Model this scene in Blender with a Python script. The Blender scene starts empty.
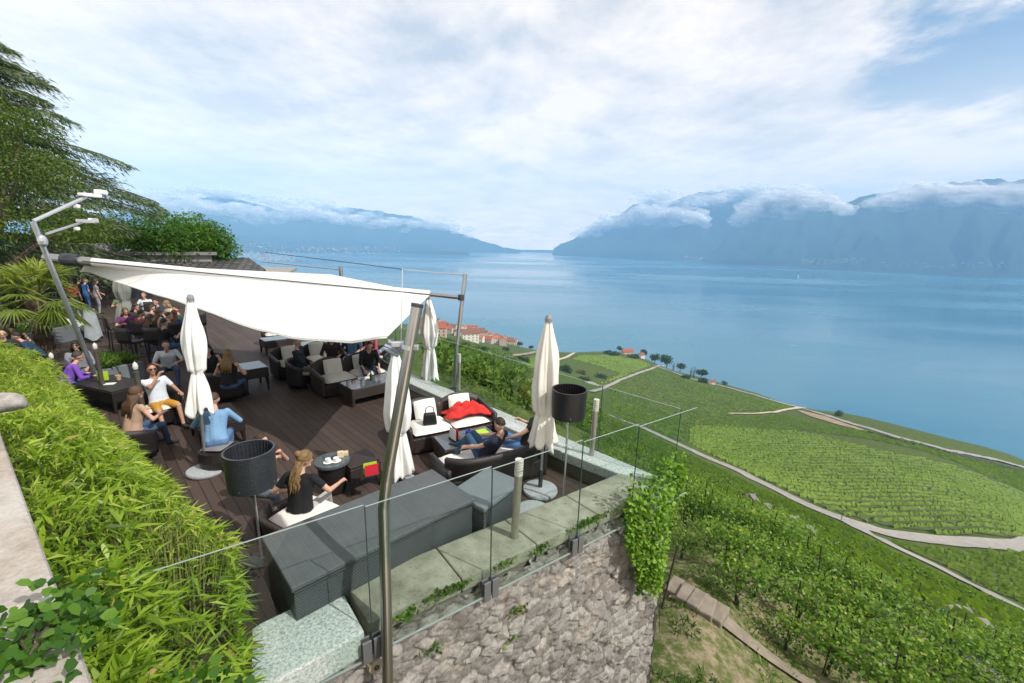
import bpy, bmesh, math, random
import numpy as np
from mathutils import Vector, Matrix
random.seed(11)
rng = np.random.default_rng(11)
SC = bpy.context.scene
COL = SC.collection
PI = math.pi
rad = math.radians

# ------------------------------------------------------------------ camera
FPX, PITCH, ROLL, CAMH = 430., rad(12.8), rad(1.5), 4.0
_U0 = np.array([0, math.sin(PITCH), math.cos(PITCH)]); _FW = np.array([0, math.cos(PITCH), -math.sin(PITCH)]); _R0 = np.array([1., 0, 0])
_R = math.cos(ROLL)*_R0 + math.sin(ROLL)*_U0
_U = -math.sin(ROLL)*_R0 + math.cos(ROLL)*_U0
cam = bpy.data.cameras.new('camera'); camo = bpy.data.objects.new('camera', cam); COL.objects.link(camo)
cam.sensor_width = 36; cam.lens = FPX/1024*36; cam.clip_start = .05; cam.clip_end = 80000
M = Matrix([[_R[0], _U[0], -_FW[0], 0], [_R[1], _U[1], -_FW[1], 0], [_R[2], _U[2], -_FW[2], CAMH], [0, 0, 0, 1]])
camo.matrix_world = M
SC.camera = camo

def ray(x, y): return _FW + (x-512)/FPX*_R + (341.5-y)/FPX*_U
def at(x, y, z=0.):            # point of the plane at height z seen along this sight line (used for the survey of the place)
    d = ray(x, y); t = (z-CAMH)/d[2]; return Vector((t*d[0], t*d[1], z))
def far(x, y, dep):
    d = ray(x, y)*dep; return Vector((d[0], d[1], d[2]+CAMH))
def toward(x, y, r, z=None):   # point at horizontal distance r
    d = ray(x, y); k = r/math.hypot(d[0], d[1]); return Vector((d[0]*k, d[1]*k, CAMH+d[2]*k if z is None else z))

# ------------------------------------------------------------------ materials
def newmat(name):
    m = bpy.data.materials.new(name); m.use_nodes = True
    nt = m.node_tree
    return m, nt, nt.nodes['Principled BSDF']
def N(nt, t, **k):
    n = nt.nodes.new(t)
    for a, b in k.items(): setattr(n, a, b)
    return n
def ramp(nt, fac, stops):
    r = N(nt, 'ShaderNodeValToRGB'); e = r.color_ramp.elements
    while len(e) < len(stops): e.new(.5)
    for el, (p, c) in zip(e, stops): el.position = p; el.color = (*c, 1)
    nt.links.new(fac, r.inputs[0]); return r.outputs[0]
def noise(nt, scale, detail=4, rough=.6, vec=None, stretch=None, out='Fac', coord='Object'):
    n = N(nt, 'ShaderNodeTexNoise'); n.inputs['Scale'].default_value = scale; n.inputs['Detail'].default_value = detail; n.inputs['Roughness'].default_value = rough
    if vec is None:
        tc = N(nt, 'ShaderNodeTexCoord'); vec = tc.outputs[coord]
    if stretch:
        mp = N(nt, 'ShaderNodeMapping'); mp.inputs['Scale'].default_value = stretch; nt.links.new(vec, mp.inputs[0]); vec = mp.outputs[0]
    nt.links.new(vec, n.inputs['Vector']); return n.outputs[out]
def bump(nt, b, h, strength=.3, dist=.02):
    n = N(nt, 'ShaderNodeBump'); n.inputs['Strength'].default_value = strength; n.inputs['Distance'].default_value = dist
    nt.links.new(h, n.inputs['Height']); nt.links.new(n.outputs[0], b.inputs['Normal'])
def mixc(nt, fac, a, b, mode='MIX'):
    n = N(nt, 'ShaderNodeMix', data_type='RGBA', blend_type=mode)
    for i, v in ((0, fac), (6, a), (7, b)):
        if isinstance(v, (int, float)): n.inputs[i].default_value = v
        elif isinstance(v, tuple): n.inputs[i].default_value = (*v, 1)
        else: nt.links.new(v, n.inputs[i])
    return n.outputs[2]
def mth(nt, op, a, b=None, c=None):
    n = N(nt, 'ShaderNodeMath', operation=op)
    for i, v in enumerate((a, b, c)):
        if v is None: continue
        if isinstance(v, (int, float)): n.inputs[i].default_value = v
        else: nt.links.new(v, n.inputs[i])
    return n.outputs[0]
_mc = {}
def mat(name, c, rough=.7, metal=0., var=.25, scale=6., bmp=.15, c2=None, spec=.4, coord='Object'):
    if name in _mc: return _mc[name]
    m, nt, b = newmat(name)
    f = noise(nt, scale, 5, coord=coord)
    c2 = c2 or tuple(x*(1-var) for x in c)
    nt.links.new(ramp(nt, f, [(.3, c2), (.7, c)]), b.inputs['Base Color'])
    b.inputs['Roughness'].default_value = rough; b.inputs['Metallic'].default_value = metal
    b.inputs['Specular IOR Level'].default_value = spec
    if bmp: bump(nt, b, noise(nt, scale*8, 3, coord=coord), bmp, .01)
    _mc[name] = m; return m
def leafmat(name, stops, trans=.35, rough=.5):
    m, nt, b = newmat(name)
    a = N(nt, 'ShaderNodeAttribute', attribute_name='tint')
    c = ramp(nt, a.outputs['Fac'], stops)
    nt.links.new(c, b.inputs['Base Color']); b.inputs['Roughness'].default_value = rough; b.inputs['Specular IOR Level'].default_value = .3
    t = N(nt, 'ShaderNodeBsdfTranslucent'); nt.links.new(mixc(nt, 1., c, (1.3, 1.4, .5), 'MULTIPLY'), t.inputs[0])
    mx = N(nt, 'ShaderNodeMixShader'); mx.inputs[0].default_value = trans
    nt.links.new(b.outputs[0], mx.inputs[1]); nt.links.new(t.outputs[0], mx.inputs[2])
    nt.links.new(mx.outputs[0], nt.nodes['Material Output'].inputs[0]); return m
def weave(name, c, s=28., rough=.45, depth=.006):
    """woven synthetic rattan: two crossed sets of strands"""
    m, nt, b = newmat(name)
    tc = N(nt, 'ShaderNodeTexCoord'); sp = N(nt, 'ShaderNodeSeparateXYZ'); nt.links.new(tc.outputs['Object'], sp.inputs[0])
    u = mth(nt, 'ADD', sp.outputs[0], sp.outputs[1]); v = mth(nt, 'ADD', sp.outputs[2], mth(nt, 'MULTIPLY', mth(nt, 'SUBTRACT', sp.outputs[0], sp.outputs[1]), .5))
    su = mth(nt, 'SINE', mth(nt, 'MULTIPLY', u, s*6.28)); sv = mth(nt, 'SINE', mth(nt, 'MULTIPLY', v, s*6.28))
    h = mth(nt, 'MULTIPLY', su, sv); h01 = mth(nt, 'MULTIPLY_ADD', h, .5, .5)
    nz = noise(nt, 3, 4)
    c0 = mixc(nt, nz, tuple(x*.7 for x in c), tuple(x*1.35 for x in c))
    nt.links.new(mixc(nt, h01, mixc(nt, 1., c0, (.55, .55, .55), 'MULTIPLY'), c0), b.inputs['Base Color'])
    b.inputs['Roughness'].default_value = rough
    bump(nt, b, h01, .6, depth); return m

# ------------------------------------------------------------------ mesh building
class MB:
    def __init__(s): s.v = []; s.f = []; s.m = []
    def add(s, vs, fs, mi=0):
        o = len(s.v); s.v += [tuple(p) for p in vs]; s.f += [tuple(i+o for i in f) for f in fs]; s.m += [mi]*len(fs); return s
    def box(s, c, d, rz=0, mi=0, top=1.0, topx=None):
        tx = top if topx is None else topx
        cr, sr = math.cos(rz), math.sin(rz); P = []
        for z in (-.5, .5):
            for x, y in ((-.5, -.5), (.5, -.5), (.5, .5), (-.5, .5)):
                k = 1 if z < 0 else top; kx = 1 if z < 0 else tx
                X, Y = x*d[0]*kx, y*d[1]*k
                P.append((c[0]+X*cr-Y*sr, c[1]+X*sr+Y*cr, c[2]+z*d[2]))
        return s.add(P, [(3, 2, 1, 0), (4, 5, 6, 7), (0, 1, 5, 4), (1, 2, 6, 5), (2, 3, 7, 6), (3, 0, 4, 7)], mi)
    def prism(s, poly, z0, z1, mi=0):
        n = len(poly)
        ar = sum(poly[i][0]*poly[(i+1) % n][1]-poly[(i+1) % n][0]*poly[i][1] for i in range(n))
        if ar < 0: poly = poly[::-1]
        return s.add([(p[0], p[1], z0) for p in poly]+[(p[0], p[1], z1) for p in poly],
                     [tuple(range(n-1, -1, -1)), tuple(range(n, 2*n))]+[(i, (i+1) % n, n+(i+1) % n, n+i) for i in range(n)], mi)
    def tube(s, pts, r, n=8, caps=True, mi=0, flat=None):
        pts = [Vector(p) for p in pts]; k = len(pts)
        rs = r if isinstance(r, (list, tuple)) else [r]*k
        V = []; up = None
        for i, p in enumerate(pts):
            t = (pts[min(i+1, k-1)]-pts[max(i-1, 0)]).normalized()
            if up is None: up = Vector((0, 0, 1)) if abs(t.z) < .9 else Vector((0, 1, 0))
            a = t.cross(up)
            if a.length < 1e-4: a = t.orthogonal()
            a.normalize(); b = a.cross(t).normalized(); up = b
            for j in range(n):
                q = 2*PI*j/n; V.append(p+(a*math.cos(q)+b*math.sin(q)*(flat or 1))*rs[i])
        F = [(i*n+j, i*n+(j+1) % n, (i+1)*n+(j+1) % n, (i+1)*n+j) for i in range(k-1) for j in range(n)]
        if caps: F += [tuple(range(n-1, -1, -1)), tuple((k-1)*n+j for j in range(n))]
        return s.add(V, F, mi)
    def lathe(s, prof, n=20, c=(0, 0, 0), mi=0, close=False, mod=None):
        V = []
        for i, (r, z) in enumerate(prof):
            for j in range(n):
                q = 2*PI*j/n; k = mod(q, i/(len(prof)-1)) if mod else 1
                V.append((c[0]+r*k*math.cos(q), c[1]+r*k*math.sin(q), c[2]+z))
        K = len(prof)
        F = [(i*n+j, i*n+(j+1) % n, (i+1)*n+(j+1) % n, (i+1)*n+j) for i in range(K-1) for j in range(n)]
        if not close:
            if prof[0][0] > 1e-6: F.append(tuple(range(n-1, -1, -1)))
            if prof[-1][0] > 1e-6: F.append(tuple((K-1)*n+j for j in range(n)))
        else: F += [((K-1)*n+j, (K-1)*n+(j+1) % n, (j+1) % n, j) for j in range(n)]
        return s.add(V, F, mi)
    def ell(s, c, r, n=10, mi=0, rot=None):
        V = []; h = n//2+1
        R = rot or Matrix.Identity(3)
        for i in range(1, h):
            t = PI*i/h
            for j in range(n):
                q = 2*PI*j/n; V.append(Vector(c)+R @ Vector((r[0]*math.sin(t)*math.cos(q), r[1]*math.sin(t)*math.sin(q), r[2]*math.cos(t))))
        V += [Vector(c)+R @ Vector((0, 0, r[2])), Vector(c)-R @ Vector((0, 0, r[2]))]; k = (h-1)*n
        F = [((i)*n+j, (i+1)*n+j, (i+1)*n+(j+1) % n, i*n+(j+1) % n) for i in range(h-2) for j in range(n)]
        F += [(k, j, (j+1) % n) for j in range(n)]+[(k+1, (h-2)*n+(j+1) % n, (h-2)*n+j) for j in range(n)]
        return s.add(V, F, mi)
    def capsule(s, p0, r0, p1, r1, n=10):
        p0, p1 = Vector(p0), Vector(p1); d = p1-p0; L = d.length
        if L < 1e-6: return s.ell(p0, (r0,)*3, n)
        t = d/L; pts = []; rs = []
        for a in (-80, -50, -20): pts.append(p0+t*r0*math.sin(rad(a))); rs.append(r0*math.cos(rad(a)))
        for a in (20, 50, 80): pts.append(p1+t*r1*math.sin(rad(a))); rs.append(r1*math.cos(rad(a)))
        return s.tube(pts, rs, n)
    def sheet(s, fn, nu, nv, mi=0, thick=None):
        V = [fn(i/nu, j/nv) for i in range(nu+1) for j in range(nv+1)]
        F = [(i*(nv+1)+j, (i+1)*(nv+1)+j, (i+1)*(nv+1)+j+1, i*(nv+1)+j+1) for i in range(nu) for j in range(nv)]
        return s.add(V, F, mi)
    def build(s, name, mats, parent=None, smooth=False, bevel=0, solid=0, sub=0):
        me = bpy.data.meshes.new(name); me.from_pydata(s.v, [], s.f)
        for m in (mats if isinstance(mats, (list, tuple)) else [mats]): me.materials.append(m)
        if any(s.m): me.polygons.foreach_set('material_index', s.m)
        if smooth: me.polygons.foreach_set('use_smooth', [True]*len(s.f))
        me.update()
        o = bpy.data.objects.new(name, me); COL.objects.link(o)
        if parent: o.parent = parent
        if solid:
            md = o.modifiers.new('s', 'SOLIDIFY'); md.thickness = solid; md.offset = 0
        if bevel:
            md = o.modifiers.new('b', 'BEVEL'); md.width = bevel; md.segments = 2; md.limit_method = 'ANGLE'; md.angle_limit = rad(40)
        if sub:
            md = o.modifiers.new('u', 'SUBSURF'); md.levels = sub; md.render_levels = sub
        return o

def npmesh(name, V, F, m, parent=None, tint=None, smooth=False):
    """V (n,3); F (k,c) same corner count everywhere; tint: one value per vertex"""
    V = np.asarray(V, np.float32); F = np.asarray(F, np.int32); k, c = F.shape
    me = bpy.data.meshes.new(name)
    me.vertices.add(len(V)); me.vertices.foreach_set('co', V.ravel())
    me.loops.add(k*c); me.loops.foreach_set('vertex_index', F.ravel())
    me.polygons.add(k); me.polygons.foreach_set('loop_start', np.arange(k, dtype=np.int32)*c)
    me.update(calc_edges=True)
    if smooth: me.polygons.foreach_set('use_smooth', np.ones(k, bool))
    if tint is not None:
        a = me.attributes.new('tint', 'FLOAT', 'POINT'); a.data.foreach_set('value', np.asarray(tint, np.float32).ravel())
    me.materials.append(m); me.validate()
    o = bpy.data.objects.new(name, me); COL.objects.link(o)
    if parent: o.parent = parent
    return o

def unit(a): return a/np.maximum(np.linalg.norm(a, axis=1, keepdims=True), 1e-9)
def leaf_arrays(C, D, L, W, bend=.25, tint=None, up=None):
    """pointed leaves: centre line starts at C, runs along D for L, widest W; six points, two quads each, slightly drooping"""
    n = len(C); D = unit(D); L = np.broadcast_to(np.asarray(L, float), (n,))[:, None]; W = np.broadcast_to(np.asarray(W, float), (n,))[:, None]
    if up is None: up = rng.normal(size=(n, 3))*.6+[0, 0, 1]
    S = unit(np.cross(D, up)); Nn = unit(np.cross(S, D))
    m1 = C+D*L*.35; tip = C+D*L-np.array([0, 0, 1])*L*bend
    V = np.stack([C, m1+S*W*.5, tip, m1-S*W*.5], 1)
    V[:, 1] += Nn*W*.12; V[:, 3] += Nn*W*.12
    b = np.arange(n)[:, None]*4
    F = b+np.array([[0, 1, 2, 3]])
    t = np.repeat(rng.random(n) if tint is None else tint, 4)
    return V.reshape(-1, 3), F, t

def tag(o, label=None, cat=None, group=None, kind=None):
    if label: o['label'] = label
    if cat: o['category'] = cat
    if group: o['group'] = group
    if kind: o['kind'] = kind
    return o
def thing(name, label, cat, loc=(0, 0, 0), rz=0., group=None):
    o = bpy.data.objects.new(name, None); COL.objects.link(o); o.location = loc; o.rotation_euler = (0, 0, rz); o.empty_display_size = .2
    return tag(o, label, cat, group)
def copy_tree(o, parent=None):
    c = o.copy(); COL.objects.link(c); c.parent = parent
    for ch in list(o.children): copy_tree(ch, c)
    return c
def dup(o, label, loc, rz=0., sc=None):
    c = copy_tree(o); c.location = loc; c.rotation_euler = (0, 0, rz)
    if sc: c.scale = (sc,)*3 if isinstance(sc, (int, float)) else sc
    c['label'] = label; return c
ORD = ['first', 'second', 'third', 'fourth', 'fifth', 'sixth', 'seventh', 'eighth', 'ninth', 'tenth', 'eleventh', 'twelfth', 'thirteenth', 'fourteenth', 'fifteenth', 'sixteenth', 'seventeenth', 'eighteenth', 'nineteenth', 'twentieth']

# value noise for geometry
def vnoise(x, y, seed=0):
    x = np.asarray(x, float); y = np.asarray(y, float)
    xi = np.floor(x).astype(np.int64); yi = np.floor(y).astype(np.int64); xf = x-xi; yf = y-yi
    def h(a, b):
        n = (a*374761393+b*668265263+seed*974711) & 0x7fffffff
        n = ((n ^ (n >> 13))*1274126177) & 0x7fffffff
        return ((n ^ (n >> 16)) & 0xffff)/65535.
    u = xf*xf*(3-2*xf); v = yf*yf*(3-2*yf)
    return (h(xi, yi)*(1-u)+h(xi+1, yi)*u)*(1-v)+(h(xi, yi+1)*(1-u)+h(xi+1, yi+1)*u)*v
def fbm(x, y, o=4, seed=0):
    s = 0; a = .5
    for i in range(o): s = s+a*vnoise(x*2**i, y*2**i, seed+i*17); a *= .5
    return s
# ------------------------------------------------------------------ terrain (surveyed points: sight line + distance)
LAKE = -200.
_pts = []
def cp(px, py, r):
    d = ray(px, py); h = math.hypot(d[0], d[1]); _pts.append((math.atan2(d[0], d[1]), math.log(r), -d[2]/h))
for q in [(650, 650, 7.6), (700, 610, 9.2), (760, 560, 14), (700, 520, 18), (721, 510, 26), (780, 640, 10.8), (850, 590, 24), (900, 620, 24), (1024, 683, 17), (1000, 640, 36),
          (850, 530, 112), (960, 598, 72), (640, 440, 140), (700, 470, 120), (600, 440, 70), (560, 430, 30), (530, 400, 70), (480, 385, 36), (450, 350, 170), (435, 332, 450), (470, 341, 700), (440, 334, 800), (490, 339, 800),
          (500, 347, 735), (530, 370, 320), (560, 385, 260), (605, 388, 400), (652, 369, 620), (575, 353, 755), (730, 414, 400), (800, 408, 600), (640, 425, 232), (680, 447, 200),
          (760, 483, 170), (840, 520, 152), (930, 541, 160), (1024, 549, 185), (960, 580, 133), (1024, 612, 114), (840, 470, 260), (940, 490, 270)]: cp(*q)
EDGE = [(435, 323), (470, 328), (515, 345), (540, 351), (600, 352), (640, 357), (700, 378), (760, 395), (850, 416), (940, 440), (1024, 461)]
for (x, y) in EDGE:
    d = ray(x, y); h = math.hypot(d[0], d[1]); r = 189*h/-d[2]
    _pts.append((math.atan2(d[0], d[1]), math.log(r), 189/r)); _pts.append((math.atan2(d[0], d[1]), math.log(r*1.2), 254/(r*1.2)))
for th, r, z in [(-100, 8, -1), (-60, 10, -1.5), (-25, 9, -3.5), (0, 5, -3.5), (-100, 40, -2), (-60, 45, -3), (-35, 60, -8), (-35, 300, -70), (-60, 300, -60), (-60, 1500, -150), (-35, 1500, -240), (-100, 800, -60),
                 (70, 6, -3.8), (70, 20, -9), (75, 120, -55), (80, 420, -199), (80, 550, -240), (110, 10, -4), (115, 300, -140), (60, 560, -240), (30, 6, -3.4)]:
    _pts.append((rad(th), math.log(r), (CAMH-z)/r))
_pts = np.array(_pts); _Q = np.stack([_pts[:, 0]*2.2, _pts[:, 1]], 1)
def _phi(d2): return np.where(d2 > 1e-12, d2*np.log(np.maximum(d2, 1e-12))*.5, 0)
_n = len(_Q); _K = _phi(((_Q[:, None]-_Q[None])**2).sum(2))+np.eye(_n)*1e-4; _B = np.c_[np.ones(_n), _Q]
_w = np.linalg.solve(np.block([[_K, _B], [_B.T, np.zeros((3, 3))]]), np.r_[_pts[:, 2], 0, 0, 0])
def tau(th, lr):
    sh = np.shape(th); q = np.stack([np.ravel(th)*2.2, np.ravel(lr)], 1); out = np.empty(len(q))
    for i in range(0, len(q), 20000):
        c = q[i:i+20000]; out[i:i+20000] = _phi(((c[:, None]-_Q[None])**2).sum(2)) @ _w[:_n]+np.c_[np.ones(len(c)), c] @ _w[_n:]
    return out.reshape(sh)
def T(x, y):
    x = np.asarray(x, float); y = np.asarray(y, float); r = np.maximum(np.hypot(x, y), 5.)
    z = CAMH-r*tau(np.arctan2(x, y), np.log(r))
    z = z+(fbm(x/9., y/9., 3, 5)-.45)*np.clip(r/60, 0, 1)*1.2
    g = (y > -.9*x-14) & (x < 1.5+0*x) & (y < 40) & (r < 60) & (x < -3)     # the made-up ground of the garden and deck stays level
    z = np.where((x < -2) & (r < 60), np.minimum(z, -.5), z)
    return np.maximum(z, -262.)
def T1(x, y): return float(T(np.array([x]), np.array([y]))[0])
def hit(px, py, rmax=1400):
    d = ray(px, py); h = math.hypot(d[0], d[1]); ux, uy, tz = d[0]/h, d[1]/h, d[2]/h
    rs = np.exp(np.linspace(math.log(6), math.log(rmax), 900)); z = T(ux*rs, uy*rs); s = CAMH+tz*rs
    ok = (s < z) & (z > -194); k = np.argmax(ok)
    if not ok.any():
        q = (s-z)/rs; q[(rs > 1100) | (z < -190)] = 9; k = int(np.argmin(q))
    return Vector((ux*rs[k], uy*rs[k], z[k]))

def terrain():
    nt_, nr_ = 330, 460
    th = np.linspace(rad(-112), rad(118), nt_); lr = np.linspace(math.log(.4), math.log(1700), nr_)
    A, B = np.meshgrid(th, lr, indexing='ij'); r = np.exp(B); X = r*np.sin(A); Y = r*np.cos(A); Z = T(X, Y)
    V = np.stack([X, Y, Z], 2).reshape(-1, 3)
    i, j = np.meshgrid(np.arange(nt_-1), np.arange(nr_-1), indexing='ij'); b = (i*nr_+j).ravel()
    F = np.stack([b, b+1, b+nr_+1, b+nr_], 1)
    m, nt, bs = newmat('hillside_earth')
    geo = N(nt, 'ShaderNodeNewGeometry')
    big = noise(nt, .02, 6, vec=geo.outputs['Position']); mid = noise(nt, .35, 6, .7, vec=geo.outputs['Position']); fine = noise(nt, 5., 5, .75, vec=geo.outputs['Position'])
    grass = ramp(nt, mid, [(.3, (.035, .062, .012)), (.55, (.075, .105, .02)), (.75, (.12, .13, .04))])
    soil = ramp(nt, fine, [(.3, (.14, .10, .07)), (.7, (.34, .27, .19))])
    k = ramp(nt, mixc(nt, .5, mid, fine), [(.45, (0, 0, 0)), (.56, (1, 1, 1))])
    # bare trodden earth close to the retaining wall
    ln = N(nt, 'ShaderNodeVectorMath', operation='LENGTH'); nt.links.new(geo.outputs['Position'], ln.inputs[0])
    near = N(nt, 'ShaderNodeMapRange'); near.inputs[1].default_value = 12; near.inputs[2].default_value = 22; near.inputs[3].default_value = 1.0; near.inputs[4].default_value = .1; nt.links.new(ln.outputs[1], near.inputs[0])
    c = mixc(nt, mth(nt, 'MULTIPLY', k, near.outputs[0]), grass, soil)
    nt.links.new(mixc(nt, mth(nt, 'MULTIPLY', big, .5), c, (.05, .09, .015)), bs.inputs['Base Color'])
    bs.inputs['Roughness'].default_value = .95; bs.inputs['Specular IOR Level'].default_value = .1
    bump(nt, bs, fine, .5, .05)
    o = npmesh('hillside', V, F[:, ::-1], m, smooth=True); tag(o, kind='structure')
terrain()

# lake
def lake():
    m, nt, b = newmat('lake_water')
    geo = N(nt, 'ShaderNodeNewGeometry')
    st = noise(nt, .0011, 5, .6, vec=geo.outputs['Position'], stretch=(.5, 1.6, 1)); 
    b.inputs['Specular IOR Level'].default_value = .5; b.inputs['IOR'].default_value = 1.333
    nt.links.new(ramp(nt, st, [(.35, (.025, .13, .21)), (.65, (.05, .175, .25))]), b.inputs['Base Color'])
    nt.links.new(ramp(nt, st, [(.40, (.06,)*3), (.60, (.30,)*3)]), b.inputs['Roughness'])
    w = noise(nt, .09, 4, .6, vec=geo.outputs['Position'], stretch=(1, 1.8, 1)); w2 = noise(nt, .012, 3, .5, vec=geo.outputs['Position'], stretch=(.6, 1.7, 1))
    bump(nt, b, mth(nt, 'ADD', w, mth(nt, 'MULTIPLY', w2, 4.)),   .22, .8)
    mb = MB(); R = [300, 700, 1500, 3000, 6000, 9000, 12300]; n = 40; V = []
    for r in R:
        for j in range(n+1):
            a = rad(-50+125*j/n); V.append((r*math.sin(a), r*math.cos(a), LAKE))
    F = [(i*(n+1)+j, i*(n+1)+j+1, (i+1)*(n+1)+j+1, (i+1)*(n+1)+j) for i in range(len(R)-1) for j in range(n)]
    mb.add(V, [f[::-1] for f in F]); tag(mb.build('lake', m), kind='structure')
lake()

# mountains beyond the lake: ridge lines surveyed by sight line at a distance, slopes run down to the shore
def mountain(name, ridge, dist_r, dist_s, seed, rough=1.):
    xs = np.array([q[0] for q in ridge], float); ys = np.array([q[1] for q in ridge], float)
    n = 150; m = 44; px = np.linspace(xs[0], xs[-1], n); py = np.interp(px, xs, ys)
    py = py+(fbm(px/9., px*0, 4, seed)-.47)*7*rough
    V = []
    for i in range(n):
        d = ray(px[i], py[i]); h = math.hypot(d[0], d[1]); th = math.atan2(d[0], d[1])
        zr = max(CAMH+dist_r*d[2]/h, LAKE+6)
        for j in range(m):
            t = j/(m-1)
            if t <= .72:
                q = t/.72; r = dist_s+(dist_r-dist_s)*q; z = LAKE-20+(zr-LAKE+20)*(q**1.25)
            else:
                q = (t-.72)/.28; r = dist_r+(dist_r-dist_s)*.8*q; z = zr*(1-q)+(LAKE-20)*q
            hh = (zr-LAKE); amp = .24*hh*rough*math.sin(PI*min(t/.72, 1))**.8
            g = abs(float(fbm(th*26+seed, t*3.1, 4, seed))-.47)*2
            a = th+ (float(fbm(t*4., th*20, 2, seed+3))-.4)*.02
            V.append((r*math.sin(a), r*math.cos(a), z-amp*(1-g)+amp*.5))
    F = [(i*m+j, i*m+j+1, (i+1)*m+j+1, (i+1)*m+j) for i in range(n-1) for j in range(m-1)]
    tag(npmesh(name, V, np.array(F)[:, ::-1], MTN, smooth=True), kind='structure')
MTN, _nt, _b = newmat('mountain_forest_rock')
_g = N(_nt, 'ShaderNodeNewGeometry'); _sx = N(_nt, 'ShaderNodeSeparateXYZ'); _nt.links.new(_g.outputs['Position'], _sx.inputs[0])
_f = noise(_nt, .0022, 7, .65, vec=_g.outputs['Position'])
_hh = mth(_nt, 'ADD', mth(_nt, 'DIVIDE', _sx.outputs[2], 1900.), mth(_nt, 'MULTIPLY', _f, .5))
_nt.links.new(ramp(_nt, _hh, [(.25, (.03, .06, .03)), (.6, (.045, .075, .035)), (.8, (.09, .10, .07)), (.95, (.2, .2, .19))]), _b.inputs['Base Color']); _b.inputs['Roughness'].default_value = 1; _b.inputs['Specular IOR Level'].default_value = 0
mountain('mountain_range', [(555, 250), (566, 243), (580, 234), (600, 224), (620, 214), (640, 203), (655, 199), (672, 202), (690, 194), (712, 193), (733, 189), (755, 194), (775, 192), (800, 200), (830, 205), (870, 208), (930, 215), (1090, 220)], 10000, 8400, 3)
mountain('mountain_slope', [(700, 262), (720, 246), (745, 233), (770, 222), (800, 210), (825, 211), (850, 202), (880, 192), (905, 189), (930, 183), (955, 182), (985, 178), (1010, 181), (1040, 180), (1100, 185), (1250, 200)], 8600, 6800, 9)
mountain('far_mountains', [(-60, 235), (60, 215), (120, 212), (150, 206), (168, 196), (182, 200), (205, 197), (225, 194), (245, 200), (262, 206), (290, 213), (320, 209), (345, 207), (375, 211), (410, 216), (440, 226), (470, 236), (500, 246), (520, 250)], 11000, 9300, 21, .6)
mountain('shore_hills', [(-60, 236), (60, 228), (140, 224), (180, 226), (220, 234), (260, 243), (300, 247), (340, 249), (400, 250.5), (470, 251.5)], 8200, 6400, 33, .5)
mountain('valley_plain', [(430, 249.2), (500, 249.5), (560, 250), (600, 251)], 11900, 11300, 41, .05)
# ------------------------------------------------------------------ roads and paths on the hillside
ROADM = mat('pale_concrete_road', (.33, .31, .28), .9, var=.25, scale=.6, bmp=.05, coord='Object')
DIRT = mat('trodden_earth', (.34, .27, .19), .95, var=.35, scale=3., bmp=.3)
def ribbon(name, pix, wid, m, lift=.22, ends=None):
    P = [hit(*q) for q in pix]; pts = []
    for a, b in zip(P, P[1:]):
        k = max(2, int((b-a).length/2.5))
        pts += [a.lerp(b, i/k) for i in range(k)]
    pts.append(P[-1]); X = np.array([(p.x, p.y) for p in pts])
    for _ in range(6): X[1:-1] = (X[:-2]+2*X[1:-1]+X[2:])/4
    ws = np.interp(np.linspace(0, 1, len(X)), np.linspace(0, 1, len(wid)), wid) if isinstance(wid, (list, tuple)) else np.full(len(X), wid)
    d = np.gradient(X, axis=0); nrm = unit(np.c_[d[:, 1], -d[:, 0], np.zeros(len(X))])[:, :2]
    rows = [X+nrm*(ws*s)[:, None] for s in (-.5, -.25, 0, .25, .5)]
    zc = [T(r[:, 0], r[:, 1]) for r in rows]; zm = np.maximum.reduce(zc)*.5+zc[2]*.5
    V = np.stack([np.c_[r, np.maximum(z, zm-.3)+lift] for r, z in zip(rows, zc)], 1).reshape(-1, 3)
    n = len(X); F = np.array([(i*5+j, i*5+j+1, i*5+j+6, i*5+j+5) for i in range(n-1) for j in range(4)])
    if (np.cross(V[F[0, 1]]-V[F[0, 0]], V[F[0, 3]]-V[F[0, 0]])[2]) < 0: F = F[:, ::-1]
    return tag(npmesh(name, V, F, m), kind='structure')
ribbon('vineyard_road', [(610, 416), (640, 427), (680, 446), (720, 464), (760, 483), (800, 503), (835, 519), (875, 532), (930, 541), (980, 545), (1024, 549), (1100, 556)], [3.4, 3.8, 4.2, 4.6, 5.5, 9, 8.5, 8, 8], ROADM, .3)
ribbon('vineyard_track', [(850, 523), (878, 541), (905, 553), (950, 573), (990, 594), (1024, 611), (1070, 634)], [7, 3.4, 2.6, 2.3, 2.2, 2.2], ROADM, .34)
ribbon('field_path', [(590, 392), (606, 387), (620, 380), (652, 369), (660, 366)], 4.2, ROADM, .5)
ribbon('shore_road', [(655, 366), (672, 372), (690, 379), (720, 386), (760, 397), (800, 408), (850, 424), (900, 439), (950, 452), (1030, 471)], [4, 5, 5, 5, 7, 6, 5, 5], mat('grey_shore_road', (.30, .29, .275), .9, scale=.3), .5)
ribbon('branch_path', [(728, 414), (750, 414.5), (775, 413), (795, 409), (803, 408)], [2.5, 4, 6], mat('pale_gravel', (.55, .46, .33), .95, scale=.5), .7)
ribbon('bare_earth_patch', [(800, 411), (818, 417), (838, 424), (862, 431)], [6, 17, 15, 5], mat('bare_tan_earth', (.36, .27, .17), .95, var=.5, scale=.25), .6)
ribbon('village_lane', [(500, 358), (520, 355), (535, 352), (548, 350)], 8, DIRT, .6)
ribbon('upper_lane', [(545, 363), (558, 360), (568, 357), (575, 353)], 5, mat('pale_gravel', (.5, .42, .3)), .6)

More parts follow.
